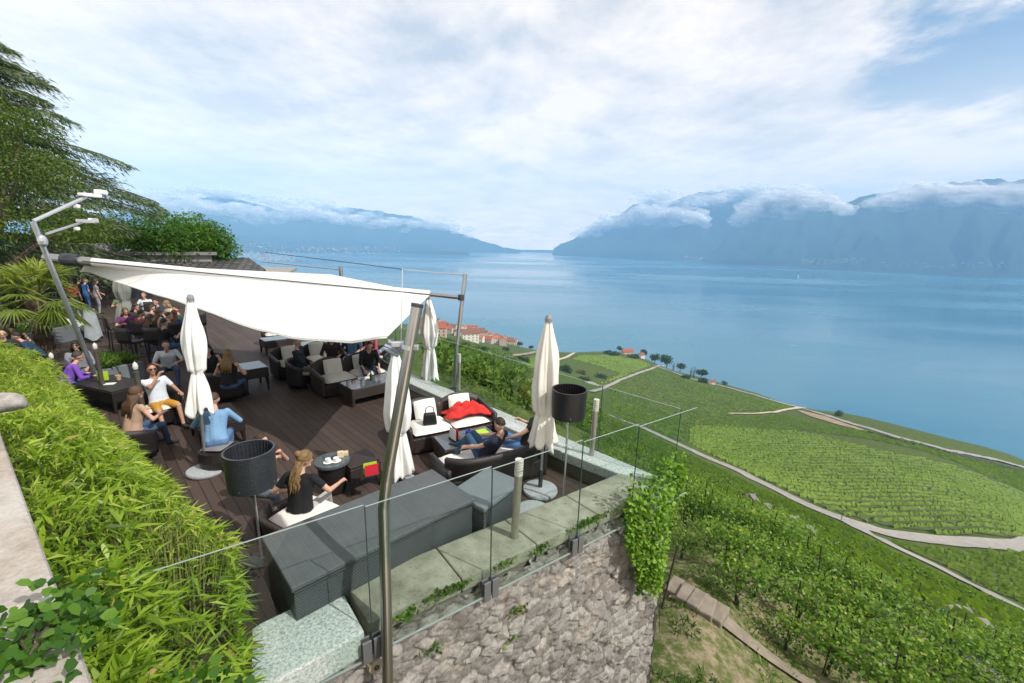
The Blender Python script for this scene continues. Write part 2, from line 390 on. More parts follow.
# ------------------------------------------------------------------ vine rows of the far plots (nobody could count the plants)
VINEF = leafmat('vine_leaves_far', [(0, (.085, .145, .015)), (.5, (.155, .245, .030)), (1, (.23, .33, .055))], .3, .7)
VSOIL_SHADE = mat('vineyard_soil_shade', (.085, .112, .030), .95, var=.5, scale=.3, bmp=.2)  # soil sheets under the plots, toned to stand for shade between the rows
def inside(poly, X, Y):
    r = np.zeros(X.shape, bool); n = len(poly); j = n-1
    for i in range(n):
        xi, yi = poly[i]; xj, yj = poly[j]
        r ^= ((yi > Y) != (yj > Y)) & (X < (xj-xi)*(Y-yi)/((yj-yi) or 1e-9)+xi); j = i
    return r
def plot(name, pix, r0, r1, spacing, seg, hgt, wid, tone=0., cards=3, label=None, seed=1):
    poly = [tuple(hit(*q)[:2]) for q in pix]; P = np.array(poly)
    a, b = hit(*r0), hit(*r1); d = np.array([b.x-a.x, b.y-a.y]); d /= np.linalg.norm(d); e = np.array([-d[1], d[0]])
    u = P @ d; v = P @ e; us = np.arange(u.min(), u.max(), seg); vs = np.arange(v.min(), v.max(), spacing)
    Uu, Vv = np.meshgrid(us, vs); Uu = Uu+rng.uniform(-.3, .3, Uu.shape)*seg
    X = Uu*d[0]+Vv*e[0]; Y = Uu*d[1]+Vv*e[1]; k = inside(poly, X, Y) & (rng.random(X.shape) > .04); X = X[k]; Y = Y[k]
    n = len(X); Z = T(X, Y); h = hgt*rng.uniform(.75, 1.15, n); L = seg*.62; t = .18+rng.random(n)*.22+.55*fbm(X/18, Y/18, 4, seed)+tone
    C = []; TT = []
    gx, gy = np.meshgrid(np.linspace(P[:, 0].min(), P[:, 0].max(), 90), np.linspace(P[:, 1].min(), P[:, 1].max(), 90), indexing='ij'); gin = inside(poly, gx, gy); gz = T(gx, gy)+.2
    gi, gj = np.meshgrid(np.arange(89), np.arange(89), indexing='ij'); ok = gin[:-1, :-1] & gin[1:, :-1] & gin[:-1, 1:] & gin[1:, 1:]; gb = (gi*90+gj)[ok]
    if len(gb): tag(npmesh('vineyard_soil_shade', np.stack([gx, gy, gz], 2).reshape(-1, 3), np.stack([gb, gb+90, gb+91, gb+1], 1), VSOIL_SHADE, smooth=True), kind='structure')
    # each clump: tent of two leaning sheets of foliage plus a cap, all jittered
    for s in (-1, 1):
        lo = np.c_[X+e[0]*s*wid*.5, Y+e[1]*s*wid*.5, Z+.12*hgt]; hi = np.c_[X+e[0]*s*wid*.12, Y+e[1]*s*wid*.12, Z+h]
        q = np.stack([lo-np.r_[d*L, 0], lo+np.r_[d*L, 0], hi+np.r_[d*L, 0], hi-np.r_[d*L, 0]], 1)+rng.normal(size=(n, 4, 3))*wid*.11
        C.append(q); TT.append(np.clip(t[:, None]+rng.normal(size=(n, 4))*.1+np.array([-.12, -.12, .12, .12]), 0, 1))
    V = np.concatenate(C).reshape(-1, 3); F = np.arange(len(V)).reshape(-1, 4)
    o = npmesh(name, V, F, VINEF, tint=np.concatenate(TT).ravel()); tag(o, label, None, None, 'stuff'); return o
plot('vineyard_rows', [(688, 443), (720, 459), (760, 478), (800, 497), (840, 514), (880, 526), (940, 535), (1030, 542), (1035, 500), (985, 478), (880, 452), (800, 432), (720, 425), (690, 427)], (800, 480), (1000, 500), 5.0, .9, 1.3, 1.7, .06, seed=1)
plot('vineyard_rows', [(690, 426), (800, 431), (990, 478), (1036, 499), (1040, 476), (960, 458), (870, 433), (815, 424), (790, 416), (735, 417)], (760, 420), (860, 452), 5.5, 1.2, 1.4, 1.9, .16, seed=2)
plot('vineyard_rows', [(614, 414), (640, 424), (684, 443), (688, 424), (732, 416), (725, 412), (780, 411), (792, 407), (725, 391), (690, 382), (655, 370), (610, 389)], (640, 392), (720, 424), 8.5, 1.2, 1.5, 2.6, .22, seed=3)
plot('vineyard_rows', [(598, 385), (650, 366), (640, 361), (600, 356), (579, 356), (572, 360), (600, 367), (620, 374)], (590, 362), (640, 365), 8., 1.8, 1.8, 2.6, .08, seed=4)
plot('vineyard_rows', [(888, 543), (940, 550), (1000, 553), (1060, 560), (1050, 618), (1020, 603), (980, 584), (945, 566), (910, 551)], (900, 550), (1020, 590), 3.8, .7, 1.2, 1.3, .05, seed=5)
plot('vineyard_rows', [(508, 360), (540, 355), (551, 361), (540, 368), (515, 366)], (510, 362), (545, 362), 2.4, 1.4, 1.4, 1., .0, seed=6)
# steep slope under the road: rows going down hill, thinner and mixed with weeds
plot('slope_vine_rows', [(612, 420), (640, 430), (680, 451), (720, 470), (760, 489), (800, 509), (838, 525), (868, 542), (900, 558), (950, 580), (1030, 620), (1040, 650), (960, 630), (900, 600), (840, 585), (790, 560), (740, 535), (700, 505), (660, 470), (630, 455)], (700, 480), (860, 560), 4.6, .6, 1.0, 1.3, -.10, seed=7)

# rough slope vegetation: leafy clumps, a mass
SCRUB = leafmat('slope_scrub_leaves', [(0, (.045, .09, .014)), (.4, (.12, .20, .026)), (.75, (.20, .28, .05)), (1, (.32, .29, .10))], .3, .7)
def scrub(name, pix, n, s0, s1, hgt, tone=0., seed=1, per=7):
    poly = [tuple(hit(*q)[:2]) for q in pix]; lo = np.array(poly); th_ = np.arctan2(lo[:, 0], lo[:, 1]); lr_ = np.log(np.hypot(lo[:, 0], lo[:, 1]))
    lp = list(zip(th_, lr_)); A = rng.uniform(th_.min(), th_.max(), n*3); B = rng.uniform(lr_.min(), lr_.max(), n*3)
    k = inside(lp, A, B); A = A[k][:n*2]; B = B[k][:n*2]; r = np.exp(B); X = r*np.sin(A); Y = r*np.cos(A)
    keep = fbm(X/r*14, B*9, 3, seed) > .33
    X, Y, r = X[keep], Y[keep], r[keep]; Z = T(X, Y); m = len(X)
    sz = rng.uniform(s0, s1, m)*np.clip(r/30, .5, 2.2)
    base = fbm(X/2.2, Y/2.2, 3, seed+4)*1.3-.25+tone
    C = np.repeat(np.c_[X, Y, Z], per, 0); S = np.repeat(sz, per); k = len(C)
    C = C+rng.normal(size=(k, 3))*np.c_[S*.7, S*.7, S*.3]+np.c_[np.zeros(k), np.zeros(k), rng.random(k)*hgt*np.repeat(np.clip(r/30, .7, 2), per)]
    D = rng.normal(size=(k, 3))+[0, 0, .9]
    V, F, t = leaf_arrays(C, D, S*rng.uniform(.6, 1.2, k), S*.45, .2, np.clip(np.repeat(base, per)+rng.normal(size=k)*.16, 0, 1))
    return tag(npmesh(name, V, F, SCRUB, tint=t), None, None, None, 'stuff')
scrub('slope_scrub', [(430, 345), (470, 350), (520, 362), (600, 395), (690, 460), (780, 510), (860, 545), (960, 590), (1024, 625), (1060, 700), (900, 640), (820, 600), (740, 560), (690, 520), (650, 500), (600, 470), (540, 430), (480, 400), (440, 380)], 16000, .12, .26, .45, -.04, 3)
scrub('slope_scrub', [(432, 338), (470, 346), (508, 352), (530, 372), (560, 392), (590, 400), (600, 420), (560, 425), (520, 405), (480, 385), (440, 372)], 16000, .35, .8, .9, -.05, 5, 6)

# ------------------------------------------------------------------ trees and bushes out on the hillside
BARK = mat('bark_brown', (.13, .10, .075), .95, var=.5, scale=5, bmp=.6)
CROWN = leafmat('crown_leaves_dark', [(0, (.012, .032, .01)), (.5, (.035, .075, .015)), (1, (.085, .135, .03))], .25)
CROWNB = leafmat('crown_leaves_bright', [(0, (.022, .06, .008)), (.5, (.06, .15, .015)), (1, (.13, .25, .03))], .35)
def crown_leaves(lobes, n, ls, tone=.5, fill=.35):
    """leaf-sized faces through the volume of several uneven lobes"""
    w_ = np.array([l[1]**2*l[2] for l in lobes]); w_ /= w_.sum(); C = []; D = []; TT = []
    for (c, rr, rz), w in zip(lobes, w_):
        k = max(8, int(n*w)); u = unit(rng.normal(size=(k, 3))); q = rng.random(k)**fill
        lump = .78+.5*fbm(u[:, 0]*3+c[0], u[:, 1]*3+u[:, 2]*2.3+c[1], 3, 8)
        p = np.array(c)+u*np.array([rr, rr, rz])*(q*lump)[:, None]
        C.append(p); D.append(u*.6+rng.normal(size=(k, 3))*.7+[0, 0, -.1]); TT.append(np.clip(tone+.9*(fbm(p[:, 0]/rr*2.2, (p[:, 1]+p[:, 2]*1.3)/rr*2.2, 3, 2)-.46)+rng.normal(size=k)*.13, 0, 1))
    C = np.concatenate(C); D = np.concatenate(D); k = len(C)
    return leaf_arrays(C, D, ls*rng.uniform(.6, 1.3, k), ls*.55, .15, np.concatenate(TT))
def far_tree(name, label, cat, p, h, rr, n=500, kind='round', group=None, m=None, ls=None):
    t = thing(name, label, cat, p, rng.uniform(0, 6), group)
    if kind == 'cypress':
        lobes = [((0, 0, h*.5), rr, h*.5)]; b = h*.12
    elif kind == 'bush':
        lobes = [((rng.uniform(-.5, .5)*rr, rng.uniform(-.5, .5)*rr, h*rng.uniform(.3, .6)), rr*rng.uniform(.5, .75), h*rng.uniform(.35, .5)) for _ in range(5)]; b = h*.15
    else:
        lobes = [((rng.uniform(-.45, .45)*rr, rng.uniform(-.45, .45)*rr, h*rng.uniform(.5, .8)), rr*rng.uniform(.45, .7), h*rng.uniform(.17, .26)) for _ in range(6)]; b = h*.4
    V, F, tt = crown_leaves(lobes, n, ls or rr*.28); npmesh('crown', V, F, m or CROWN, t, tt)
    k = MB(); k.tube([(0, 0, -.6), (.05*rr, 0, b), (0, .04*rr, h*.6)], [h*.035, h*.026, h*.012], 7)
    for i in range(3): a = i*2.1; k.tube([(0, 0, b*.9), (math.cos(a)*rr*.35, math.sin(a)*rr*.35, h*.6)], [h*.016, h*.006], 5)
    k.build('trunk', BARK, t); return t
_far = [('far_tree', 'dark round tree beside the red-roofed lakeside farmhouse', 'tree', 619, 352, 9, 4.5, 'round'), ('far_tree', 'pale standalone round tree just right of the farmhouse', 'tree', 643, 354.5, 14, 6, 'round'),
        ('far_tree', 'wide dark tree left of the red-brown car, right of the pale house', 'tree', 655, 361, 14, 7, 'round'), ('far_tree', 'darkest broad tree right above the parked cars on the headland', 'tree', 667, 366, 17, 8.5, 'round'),
        ('far_tree', 'round tree standing alone between the single cypress and the cypress pair', 'tree', 680, 372, 13, 5.6, 'round'), ('far_tree', 'flat broad tree at the right end of the shore tree line', 'tree', 701, 378, 10, 6, 'round'),
        ('cypress_tree', 'single slim dark cypress left of the lone round tree', 'cypress', 673, 372, 12, 1.6, 'cypress'), ('cypress_tree', 'shorter left cypress of the pair by the shore road', 'cypress', 690.5, 377, 11, 1.5, 'cypress'), ('cypress_tree', 'taller right cypress of the pair by the shore road', 'cypress', 693.5, 378, 13, 1.6, 'cypress'),
        ('hedge_bush', 'long dark hedge clump below the farmhouse at the field edge', 'bush', 612, 355, 3.5, 7, 'bush'), ('hedge_bush', 'dark hedge clump under the pale house at the vineyard edge', 'bush', 633, 358, 3.5, 8, 'bush'), ('hedge_bush', 'low bush at the left tip of the headland hedge', 'bush', 607, 353.5, 4, 5, 'bush'),
        ('hedge_bush', 'low hedge between the lone round tree and the cypress pair', 'bush', 686, 378, 3, 5, 'bush'), ('hedge_bush', 'low hedge under the flat broad shore tree', 'bush', 702, 382, 3, 6, 'bush'),
        ('shore_bush', 'dark rounded bush on the lake edge beyond the bare earth patch', 'bush', 838, 416, 4.5, 3.4, 'bush'), ('shore_bush', 'small bush where the branch path meets the shore road', 'bush', 724, 385, 4, 3, 'bush'),
        ('hillside_bush', 'large dark bush directly right of the cream parasol above the lampshade', 'bush', 566, 372, 8, 8, 'bush'), ('hillside_bush', 'dark green bush beside the yellowish patch and pale rubble', 'bush', 584, 381, 5, 7, 'bush'),
        ('hillside_bush', 'small dark bush at the end of the pale rubble heap', 'bush', 601, 378, 4, 5, 'bush'), ('hillside_bush', 'yellowish round bush above the black lampshade', 'bush', 581, 374, 4, 7, 'bush'),
        ('hillside_bush', 'dark spreading bush left of the parasol under the village lane', 'bush', 523, 362, 7, 8, 'bush'), ('hillside_bush', 'orange-brown dry bush just left of the cream parasol', 'bush', 528, 398, 1.8, 1.5, 'bush'),
        ('village_tree', 'dark tree right of the front village house at the shore', 'tree', 519, 346, 9, 7, 'round'), ('village_tree', 'smaller tree on the shore right of the village, nearest the parasol', 'tree', 531, 348, 7, 6, 'round'), ('village_tree', 'dark tree on the shore behind the red-roofed village terrace', 'tree', 493, 331, 8, 6, 'round'),
        ('hillside_tree', 'dark tree at the foot of the right sail mast below the village', 'tree', 447, 348, 11, 8, 'round'), ('hillside_tree', 'dark wide tree below the white village house front', 'tree', 463, 349, 9, 9, 'round'), ('hillside_tree', 'dark tree in the gully left of the pale village lane', 'tree', 482, 354, 8, 8, 'round'), ('hillside_tree', 'dark low tree below the front orange-roofed village house', 'tree', 505, 352, 6, 6, 'round'),
        ('hillside_tree', 'bushy tree between the white parasol and the right mast', 'tree', 437, 347, 9, 7, 'round')]
for (nm, lb, ct, px, py, h, rr, kd) in _far:
    p = hit(px, py); m_ = None; kk = min(1, p.length/520)*(1.3 if px > 600 else 1); h *= kk; rr *= kk
    if 'yellowish round' in lb: m_ = leafmat('yellow_bush_leaves', [(0, (.08, .10, .02)), (1, (.24, .22, .05))])
    if 'orange-brown' in lb: m_ = leafmat('dry_bush_leaves', [(0, (.14, .07, .02)), (1, (.36, .17, .05))])
    far_tree(nm, lb, ct, p, h, rr, 420 if rr < 6 else 700, kd, m=m_)
_rp = hit(592, 384)
V = []; F = []
for i in range(25):
    for j in range(13):
        x, y = (i/24-.5)*15, (j/12-.5)*7; e_ = max(0, 1-(x/7.5)**2-(y/3.5)**2)
        V.append((_rp.x+x, _rp.y+y, T1(_rp.x+x, _rp.y+y)-.3+e_**.6*(.5+1.6*float(vnoise(x*.9, y*.9, 3))*1.4)))
F = np.array([(i*13+j, (i+1)*13+j, (i+1)*13+j+1, i*13+j+1) for i in range(24) for j in range(12)])
tag(npmesh('rubble_heap', V, F, mat('pale_rubble', (.4, .39, .38), scale=1.2, var=.5)), 'pale heap of rubble on the hillside right of the dark bushes', 'rubble heap')

_pw = [hit(*q) for q in [(868, 433), (900, 442), (950, 455), (1000, 467), (1040, 476)]]; k = MB(); _o = _pw[0].copy()
for a, b in zip(_pw, _pw[1:]):
    m_ = int((b-a).length/4)+1
    for i in range(m_):
        q = a.lerp(b, (i+.5)/m_); q.z = T1(q.x, q.y); k.box(q-_o+Vector((0, 0, .5)), ((b-a).length/m_+.05, 1., 2.6), math.atan2(b.y-a.y, b.x-a.x))
o = k.build('shore_wall', mat('dark_shore_stone', (.10, .095, .085), .95, var=.5, scale=.6)); o.location = _o; tag(o, 'long dark stone wall below the shore road at the far right', 'stone wall')
# ------------------------------------------------------------------ lakeside village
TILE = [mat('roof_tile_orange', (.42, .15, .075), .9, scale=.4), mat('roof_tile_red', (.33, .10, .06), .9, scale=.4), mat('roof_tile_brown', (.22, .10, .065), .9, scale=.4)]
PLAS = [mat('plaster_white', (.72, .69, .63), .9, scale=.3, var=.08), mat('plaster_cream', (.6, .52, .4), .9, scale=.3, var=.1), mat('plaster_pink', (.55, .4, .32), .9, scale=.3, var=.1)]
WING = mat('dark_window', (.03, .035, .045), .2)
def house(label, p, L, W, h, rz, wi, ti, name='village_house', group=None, wins=True):
    t = thing(name, label, 'house', p, rz, group)
    b = MB(); b.box((0, 0, h/2-1.5), (L, W, h+3)); rh = W*.36
    for s in (-1, 1): b.add([(s*L/2, -W/2, h), (s*L/2, W/2, h), (s*L/2, 0, h+rh)], [(0, 1, 2) if s > 0 else (0, 2, 1)])
    b.build('wall', PLAS[wi], t)
    r = MB(); o = .5; e = .25
    for s in (-1, 1):
        r.add([(-L/2-o, s*(W/2+o), h-o*.6+.05), (L/2+o, s*(W/2+o), h-o*.6+.05), (L/2+o, 0, h+rh+.05), (-L/2-o, 0, h+rh+.05), (-L/2-o, s*(W/2+o), h-o*.6+.05+e), (L/2+o, s*(W/2+o), h-o*.6+.05+e), (L/2+o, 0, h+rh+e+.05), (-L/2-o, 0, h+rh+e+.05)],
              [(0, 1, 2, 3), (7, 6, 5, 4), (0, 4, 5, 1), (1, 5, 6, 2), (0, 3, 7, 4)])
    ro = r.build('roof', TILE[ti], t)
    c = MB(); c.box((L*.25, W*.12, h+rh+.3), (.8, .8, 1.8)); c.build('chimney', PLAS[1], ro)
    if wins:
        for s in (-1, 1):
            for k in range(max(2, int(L/3.5))):
                for fl in range(max(1, int(h/3))):
                    q = MB(); q.box((-L/2+(k+.5)*L/max(2, int(L/3.5)), s*(W/2+.03), 1.6+fl*2.9), (1., .1, 1.4)); q.build('window', WING, t)
    return t
_cw = ['white', 'cream', 'pinkish']; _ct = ['orange', 'red', 'brown']
_rows = {'shore': (0, [(432, 326.5), (444, 328), (452, 329.5), (463, 331), (472, 331.5), (481, 331.8), (489, 332.5), (498, 334.5), (508, 337)]),
         'middle': (1, [(428, 331), (437, 331.5), (447, 333.5), (458, 335), (467, 336.5), (475, 337), (483, 337), (491, 337.5), (500, 339.5), (507, 341), (513, 342)]),
         'front': (2, [(433, 335.5), (470, 341), (479, 341.5), (503, 345.5), (512, 344.5), (494, 343), (487, 342.5)])}
for rn, (ri, ps) in _rows.items():
    for k, (px, py) in enumerate(ps):
        wi, ti = (k*2+ri) % 3, (k+ri*2) % 3
        if rn == 'front' and k in (1, 2): wi = 0
        p = toward(px, py, 0.80*float(np.interp(px, [430, 470, 512], [900, 850, 790]))*(1.0+.06*(1-ri))); p = hit(px, py)
        L = random.uniform(16, 23); W = random.uniform(10, 13); h = random.uniform(6.5, 9.5)
        if rn == 'front' and k == 3: L, W, h, ti = 15, 13, 12, 0
        house(f'{_cw[wi]} house with {_ct[ti]} tiled roof, {ORD[k]} from left in {rn} row of lakeside village', p, L, W, h, random.uniform(-.25, .25)+(.2 if k % 2 else -.1)+(PI/2 if k % 4 == 3 else 0), wi, ti, wins=True)
house('red-roofed farmhouse among trees at the tip of the vineyard headland', hit(627, 354.5), 17, 11, 6, .2, 2, 1, 'farmhouse')
house('small pale house with greyish walls right of the red-roofed farmhouse', hit(641, 358), 9, 8, 6, .5, 0, 2, 'cottage')
house('small white house with brown roof at the far end of the shore road', hit(711, 384), 7, 6, 3.4, .3, 0, 2, 'cottage')
# cars parked where the path meets the headland
def far_car(label, p, rz, c):
    t = thing('parked_car', label, 'car', p, rz)
    b = MB(); b.box((0, 0, .65), (4.3, 1.75, .6), top=.95); b.box((-.2, 0, 1.2), (2.4, 1.6, .55), top=.8, topx=.72); b.build('body', c, t, bevel=.1)
    g = MB(); g.box((-.2, 0, 1.19), (2.2, 1.64, .38), top=.84, topx=.8); g.build('window_band', WING, t)
    for x in (-1.35, 1.35):
        for y in (-.8, .8): k = MB(); k.tube([(x, y-.1, .33), (x, y+.1, .33)], .33, 12); k.build('wheel', WING, t)
for lb, px, py, c in [('red-brown car parked at the end of the pale field path', 655, 367.3, (.4, .1, .06)), ('white car parked below the dark trees on the headland', 663, 366, (.75, .75, .75)), ('silver car right of the white car on the headland', 668, 369, (.5, .52, .55)), ('blue car on the shore road below the flat broad tree', 700, 381.5, (.08, .15, .4))]:
    p = hit(px, py); p.z += .6; far_car(lb, p, .4, mat('car_paint_'+lb.split()[0], c, .3, .3, var=.05, bmp=0))
# sailing boat
b = thing('sailing_boat', 'tiny white sailing boat alone far out on the lake', 'boat', toward(798, 278.5, 4300, LAKE), .4)
k = MB(); k.add([(-6, 0, .2), (0, -1.6, .2), (7, 0, .6), (0, 1.6, .2), (-6, -1.2, 2), (0, -2, 1.9), (8, 0, 2.4), (0, 2, 1.9), (-6, 1.2, 2)], [(0, 1, 5, 4), (1, 2, 6, 5), (2, 3, 7, 6), (3, 0, 8, 7), (0, 4, 8), (4, 5, 6, 7, 8)]); k.build('hull', PLAS[0], b)
k = MB(); k.tube([(1, 0, 1), (1, 0, 20)], .25, 6); k.build('mast', BARK, b)
k = MB(); k.sheet(lambda u, v: (1-u*8*(1-v), .8*math.sin(u*PI)*(1-v), 3+v*16), 4, 6); k.sheet(lambda u, v: (1+u*6*(1-v), .6*math.sin(u*PI)*(1-v), 2.5+v*13), 4, 6); k.build('sail', mat('sail_white', (.85, .85, .85), .8, var=.05), b, solid=.1)
# towns along the far shores: unresolved specks of houses
def town(pix, r0, r1, n, s, seed):
    mb = MB(); rr = random.Random(seed)
    for i in range(n):
        px = rr.uniform(pix[0], pix[2]); py = rr.uniform(pix[1], pix[3]); d = ray(px, py); h = math.hypot(d[0], d[1])
        rm = (CAMH-LAKE)*h/max(-d[2], 1e-4) if d[2] < 0 else 1e9; r = min(rm*.999, rr.uniform(r0, r1)); p = toward(px, py, r)
        a = s*.55*rr.uniform(.5, 1.2); mb.box(p, (a*1.6, a*1.2, a*rr.uniform(.6, 1.3)), rr.random()*3, rr.choice([0, 0, 0, 1]))
    tag(mb.build('far_shore_town', [mat('far_house_grey', (.42, .41, .4)), TILE[0]]), kind='stuff')
town((238, 252, 296, 261), 5200, 6350, 260, 22, 1); town((296, 247, 400, 254), 6300, 6500, 110, 24, 2); town((170, 243, 290, 253), 6300, 7000, 90, 22, 3)
town((684, 256, 738, 260.5), 8400, 8600, 90, 26, 4); town((800, 258, 868, 264), 6600, 6800, 80, 22, 5); town((880, 262, 1010, 268), 6600, 6780, 60, 20, 6)
# ------------------------------------------------------------------ deck, retaining walls, coping, glass
STEEL = mat('brushed_steel', (.42, .41, .40), .32, 1., var=.12, scale=3, bmp=.03)
GALV = mat('galvanised_steel', (.55, .57, .60), .4, .9, var=.12, scale=5, bmp=.03)
DARKM = mat('dark_grey_metal', (.07, .075, .085), .45, .6, var=.2, scale=5, bmp=.05)
E1 = Vector((.819, .574, 0)); NO = Vector((.574, -.819, 0))          # along the front wall, outward from it
A0 = Vector((-1.77, 3.87, 0))
FA = Vector((.707, -.707, 0)); FB = Vector((.707, .707, 0))           # deck axes
CORN = Vector((2.58, 6.14, 0)); RW = Vector((-.7071, .7071, 0))       # outer corner; along the right wall, away
BEDN = Vector((.6, .8, 0))
def deck():
    m, nt, b = newmat('deck_boards')
    tc = N(nt, 'ShaderNodeTexCoord'); mp = N(nt, 'ShaderNodeMapping'); mp.inputs['Rotation'].default_value = (0, 0, rad(45)); nt.links.new(tc.outputs['Object'], mp.inputs[0])
    br = N(nt, 'ShaderNodeTexBrick'); br.offset = .37; br.inputs['Scale'].default_value = 1; br.inputs['Mortar Size'].default_value = .007; br.inputs['Mortar Smooth'].default_value = .2
    br.inputs['Brick Width'].default_value = 2.4; br.inputs['Row Height'].default_value = .15; br.inputs['Bias'].default_value = 0
    br.inputs['Color1'].default_value = (.052, .034, .028, 1); br.inputs['Color2'].default_value = (.088, .058, .046, 1); br.inputs['Mortar'].default_value = (.012, .010, .010, 1)
    nt.links.new(mp.outputs[0], br.inputs['Vector'])
    g = noise(nt, 1.2, 5, .65, vec=mp.outputs[0], stretch=(.6, 14, 1)); big = noise(nt, .6, 4)
    c = mixc(nt, mth(nt, 'MULTIPLY', g, .55), br.outputs['Color'], (.03, .024, .022)); c = mixc(nt, ramp(nt, big, [(.45, (0, 0, 0)), (.75, (.3,)*3)]), c, (.105, .088, .076))
    nt.links.new(c, b.inputs['Base Color']); b.inputs['Roughness'].default_value = .62; b.inputs['Specular IOR Level'].default_value = .3
    bump(nt, b, mth(nt, 'SUBTRACT', mth(nt, 'MULTIPLY', g, .3), br.outputs['Fac']), .5, .008)
    k = MB(); k.prism([(-2.0, 3.55), (1.9, 6.30), (-8.1, 16.3), (-15, 23.5), (-24, 31), (-36, 31), (-27, 22), (-11.3, 9.7), (-2.6, 3.2)], -.25, 0)
    tag(k.build('deck', m), kind='structure')
deck()
k = MB(); k.prism([(-11.2, 9.6), (-27, 21.9), (-36, 31), (-75, 45), (-75, 5), (-12, 5.5)], -.3, .04)
lawn, nt, b = newmat('garden_lawn'); _q = noise(nt, 1.5, 6, .7); nt.links.new(ramp(nt, _q, [(.3, (.04, .075, .015)), (.7, (.09, .15, .03))]), b.inputs['Base Color']); b.inputs['Roughness'].default_value = .95; bump(nt, b, noise(nt, 30, 4), .8, .03)
tag(k.build('garden_ground', lawn), kind='structure')
k = MB(); k.prism([(-38, 20), (-20, 34), (-30, 60), (-90, 60), (-90, 40)], -.3, .02); tag(k.build('courtyard', mat('courtyard_gravel', (.3, .28, .25), .95)), kind='structure')
soil = mat('planting_soil', (.07, .05, .035), .95, scale=9, bmp=.6)
k = MB(); k.prism([(-1.0, .95), (-2.35, 3.3), (-10.9, 9.75), (-12.2, 8.7)], -.25, .55); tag(k.build('planting_bed', soil), kind='structure')

# rubble masonry: one displaced face with stones and deep mortar joints
STONE, nt, b = newmat('rubble_stone')
a = N(nt, 'ShaderNodeAttribute', attribute_name='tint'); g = N(nt, 'ShaderNodeNewGeometry')
c = ramp(nt, a.outputs['Fac'], [(0, (.06, .052, .046)), (.1, (.24, .215, .19)), (.3, (.27, .255, .24)), (.55, (.38, .36, .335)), (.8, (.52, .485, .44)), (1, (.60, .54, .47))])
f1 = noise(nt, 7, 8, .72, vec=g.outputs['Position']); f2 = noise(nt, 45, 5, .7, vec=g.outputs['Position']); f3 = noise(nt, 2.2, 5, .65, vec=g.outputs['Position'])
c = mixc(nt, ramp(nt, f1, [(.35, (.0,)*3), (.75, (.8,)*3)]), c, (.13, .12, .11)); c = mixc(nt, ramp(nt, f3, [(.55, (0, 0, 0)), (.72, (.75,)*3)]), c, (.52, .45, .385)); c = mixc(nt, ramp(nt, f2, [(.5, (0, 0, 0)), (.8, (.5,)*3)]), c, (.06, .055, .05))
nt.links.new(c, b.inputs['Base Color']); b.inputs['Roughness'].default_value = .95; b.inputs['Specular IOR Level'].default_value = .15; bump(nt, b, mth(nt, 'ADD', f1, mth(nt, 'MULTIPLY', f2, .5)), .9, .035)
def masonry(o, d, n, L, z0, z1, nu, nv, seed, amp=.028):
    """vertices of a stone wall face: o + d*s, outward n; returns V, F, tint"""
    s = np.linspace(0, L, nu); z = np.linspace(z0, z1, nv); S, Z = np.meshgrid(s, z, indexing='ij')
    sw = S+.10*(fbm(S*4, Z*4, 3, seed)-.5)*2; zw = Z+.07*(fbm(S*4+9, Z*4, 3, seed+1)-.5)*2
    cx, cz = .27, .14; iy = np.floor(zw/cz); d1 = np.full(S.shape, 9.); d2 = np.full(S.shape, 9.); idv = np.zeros(S.shape)
    r_ = np.random.default_rng(seed); tab = r_.random((64, 64, 4))
    for dy in (-1, 0, 1):
        yy = (iy+dy).astype(int); sh = np.where(yy % 2 == 0, 0, .5); ix = np.floor(sw/cx-sh)
        for dx in (-1, 0, 1):
            xx = (ix+dx).astype(int); h = tab[xx % 64, yy % 64]
            px = (xx+sh+.5+(h[..., 0]-.5)*.75)*cx; pz = (yy+.5+(h[..., 1]-.5)*.55)*cz
            dd = np.hypot((sw-px)/(.7+.6*h[..., 3]), (zw-pz)*1.6)
            c_ = dd < d1; d2 = np.where(c_, d1, np.minimum(d2, dd)); idv = np.where(c_, h[..., 2], idv); d1 = np.where(c_, dd, d1)
    e = np.clip((d2-d1)/.07, 0, 1); disp = amp*(e**.5)*(.5+idv)+(fbm(S*9, Z*9, 5, seed+4)-.5)*.085+(fbm(S*1.3, Z*1.3, 2, seed+7)-.5)*.10
    hole = (fbm(S*2.3, Z*3.1, 3, seed+11) < .27); disp = np.where(hole, disp-.05, disp)
    tint = np.where(e < .36, np.where(fbm(S*3, Z*3, 2, seed+2) > .44, .60, .06), .16+idv*.55); tint = np.where(hole & (e < .45), .0, tint)
    X = o[0]+d[0]*S+n[0]*disp; Y = o[1]+d[1]*S+n[1]*disp; V = np.stack([X, Y, Z], 2).reshape(-1, 3)
    i, j = np.meshgrid(np.arange(nu-1), np.arange(nv-1), indexing='ij'); q = (i*nv+j).ravel(); F = np.stack([q, q+nv, q+nv+1, q+1], 1)
    return V, F, tint.ravel()
wall = thing('retaining_wall', 'rubble stone retaining wall with mossy grey-green coping under the glass balustrade', 'stone wall', A0)
def wl(v): return Vector(v)-A0
o0 = CORN-E1*5.6+NO*-.02
V, F, t_ = masonry(o0, E1, NO, 5.63, -4.4, .2, 420, 340, 5); npmesh('stone_face', V-np.array(A0), F, STONE, wall, t_, True)
V2, F2, t2 = masonry(CORN-NO*0+RW*.0+Vector((.02, .0, 0)), RW, Vector((.7071, .7071, 0)), 12., -4.4, .2, 300, 100, 8); npmesh('stone_face', V2-np.array(A0), F2, STONE, wall, t2, True)
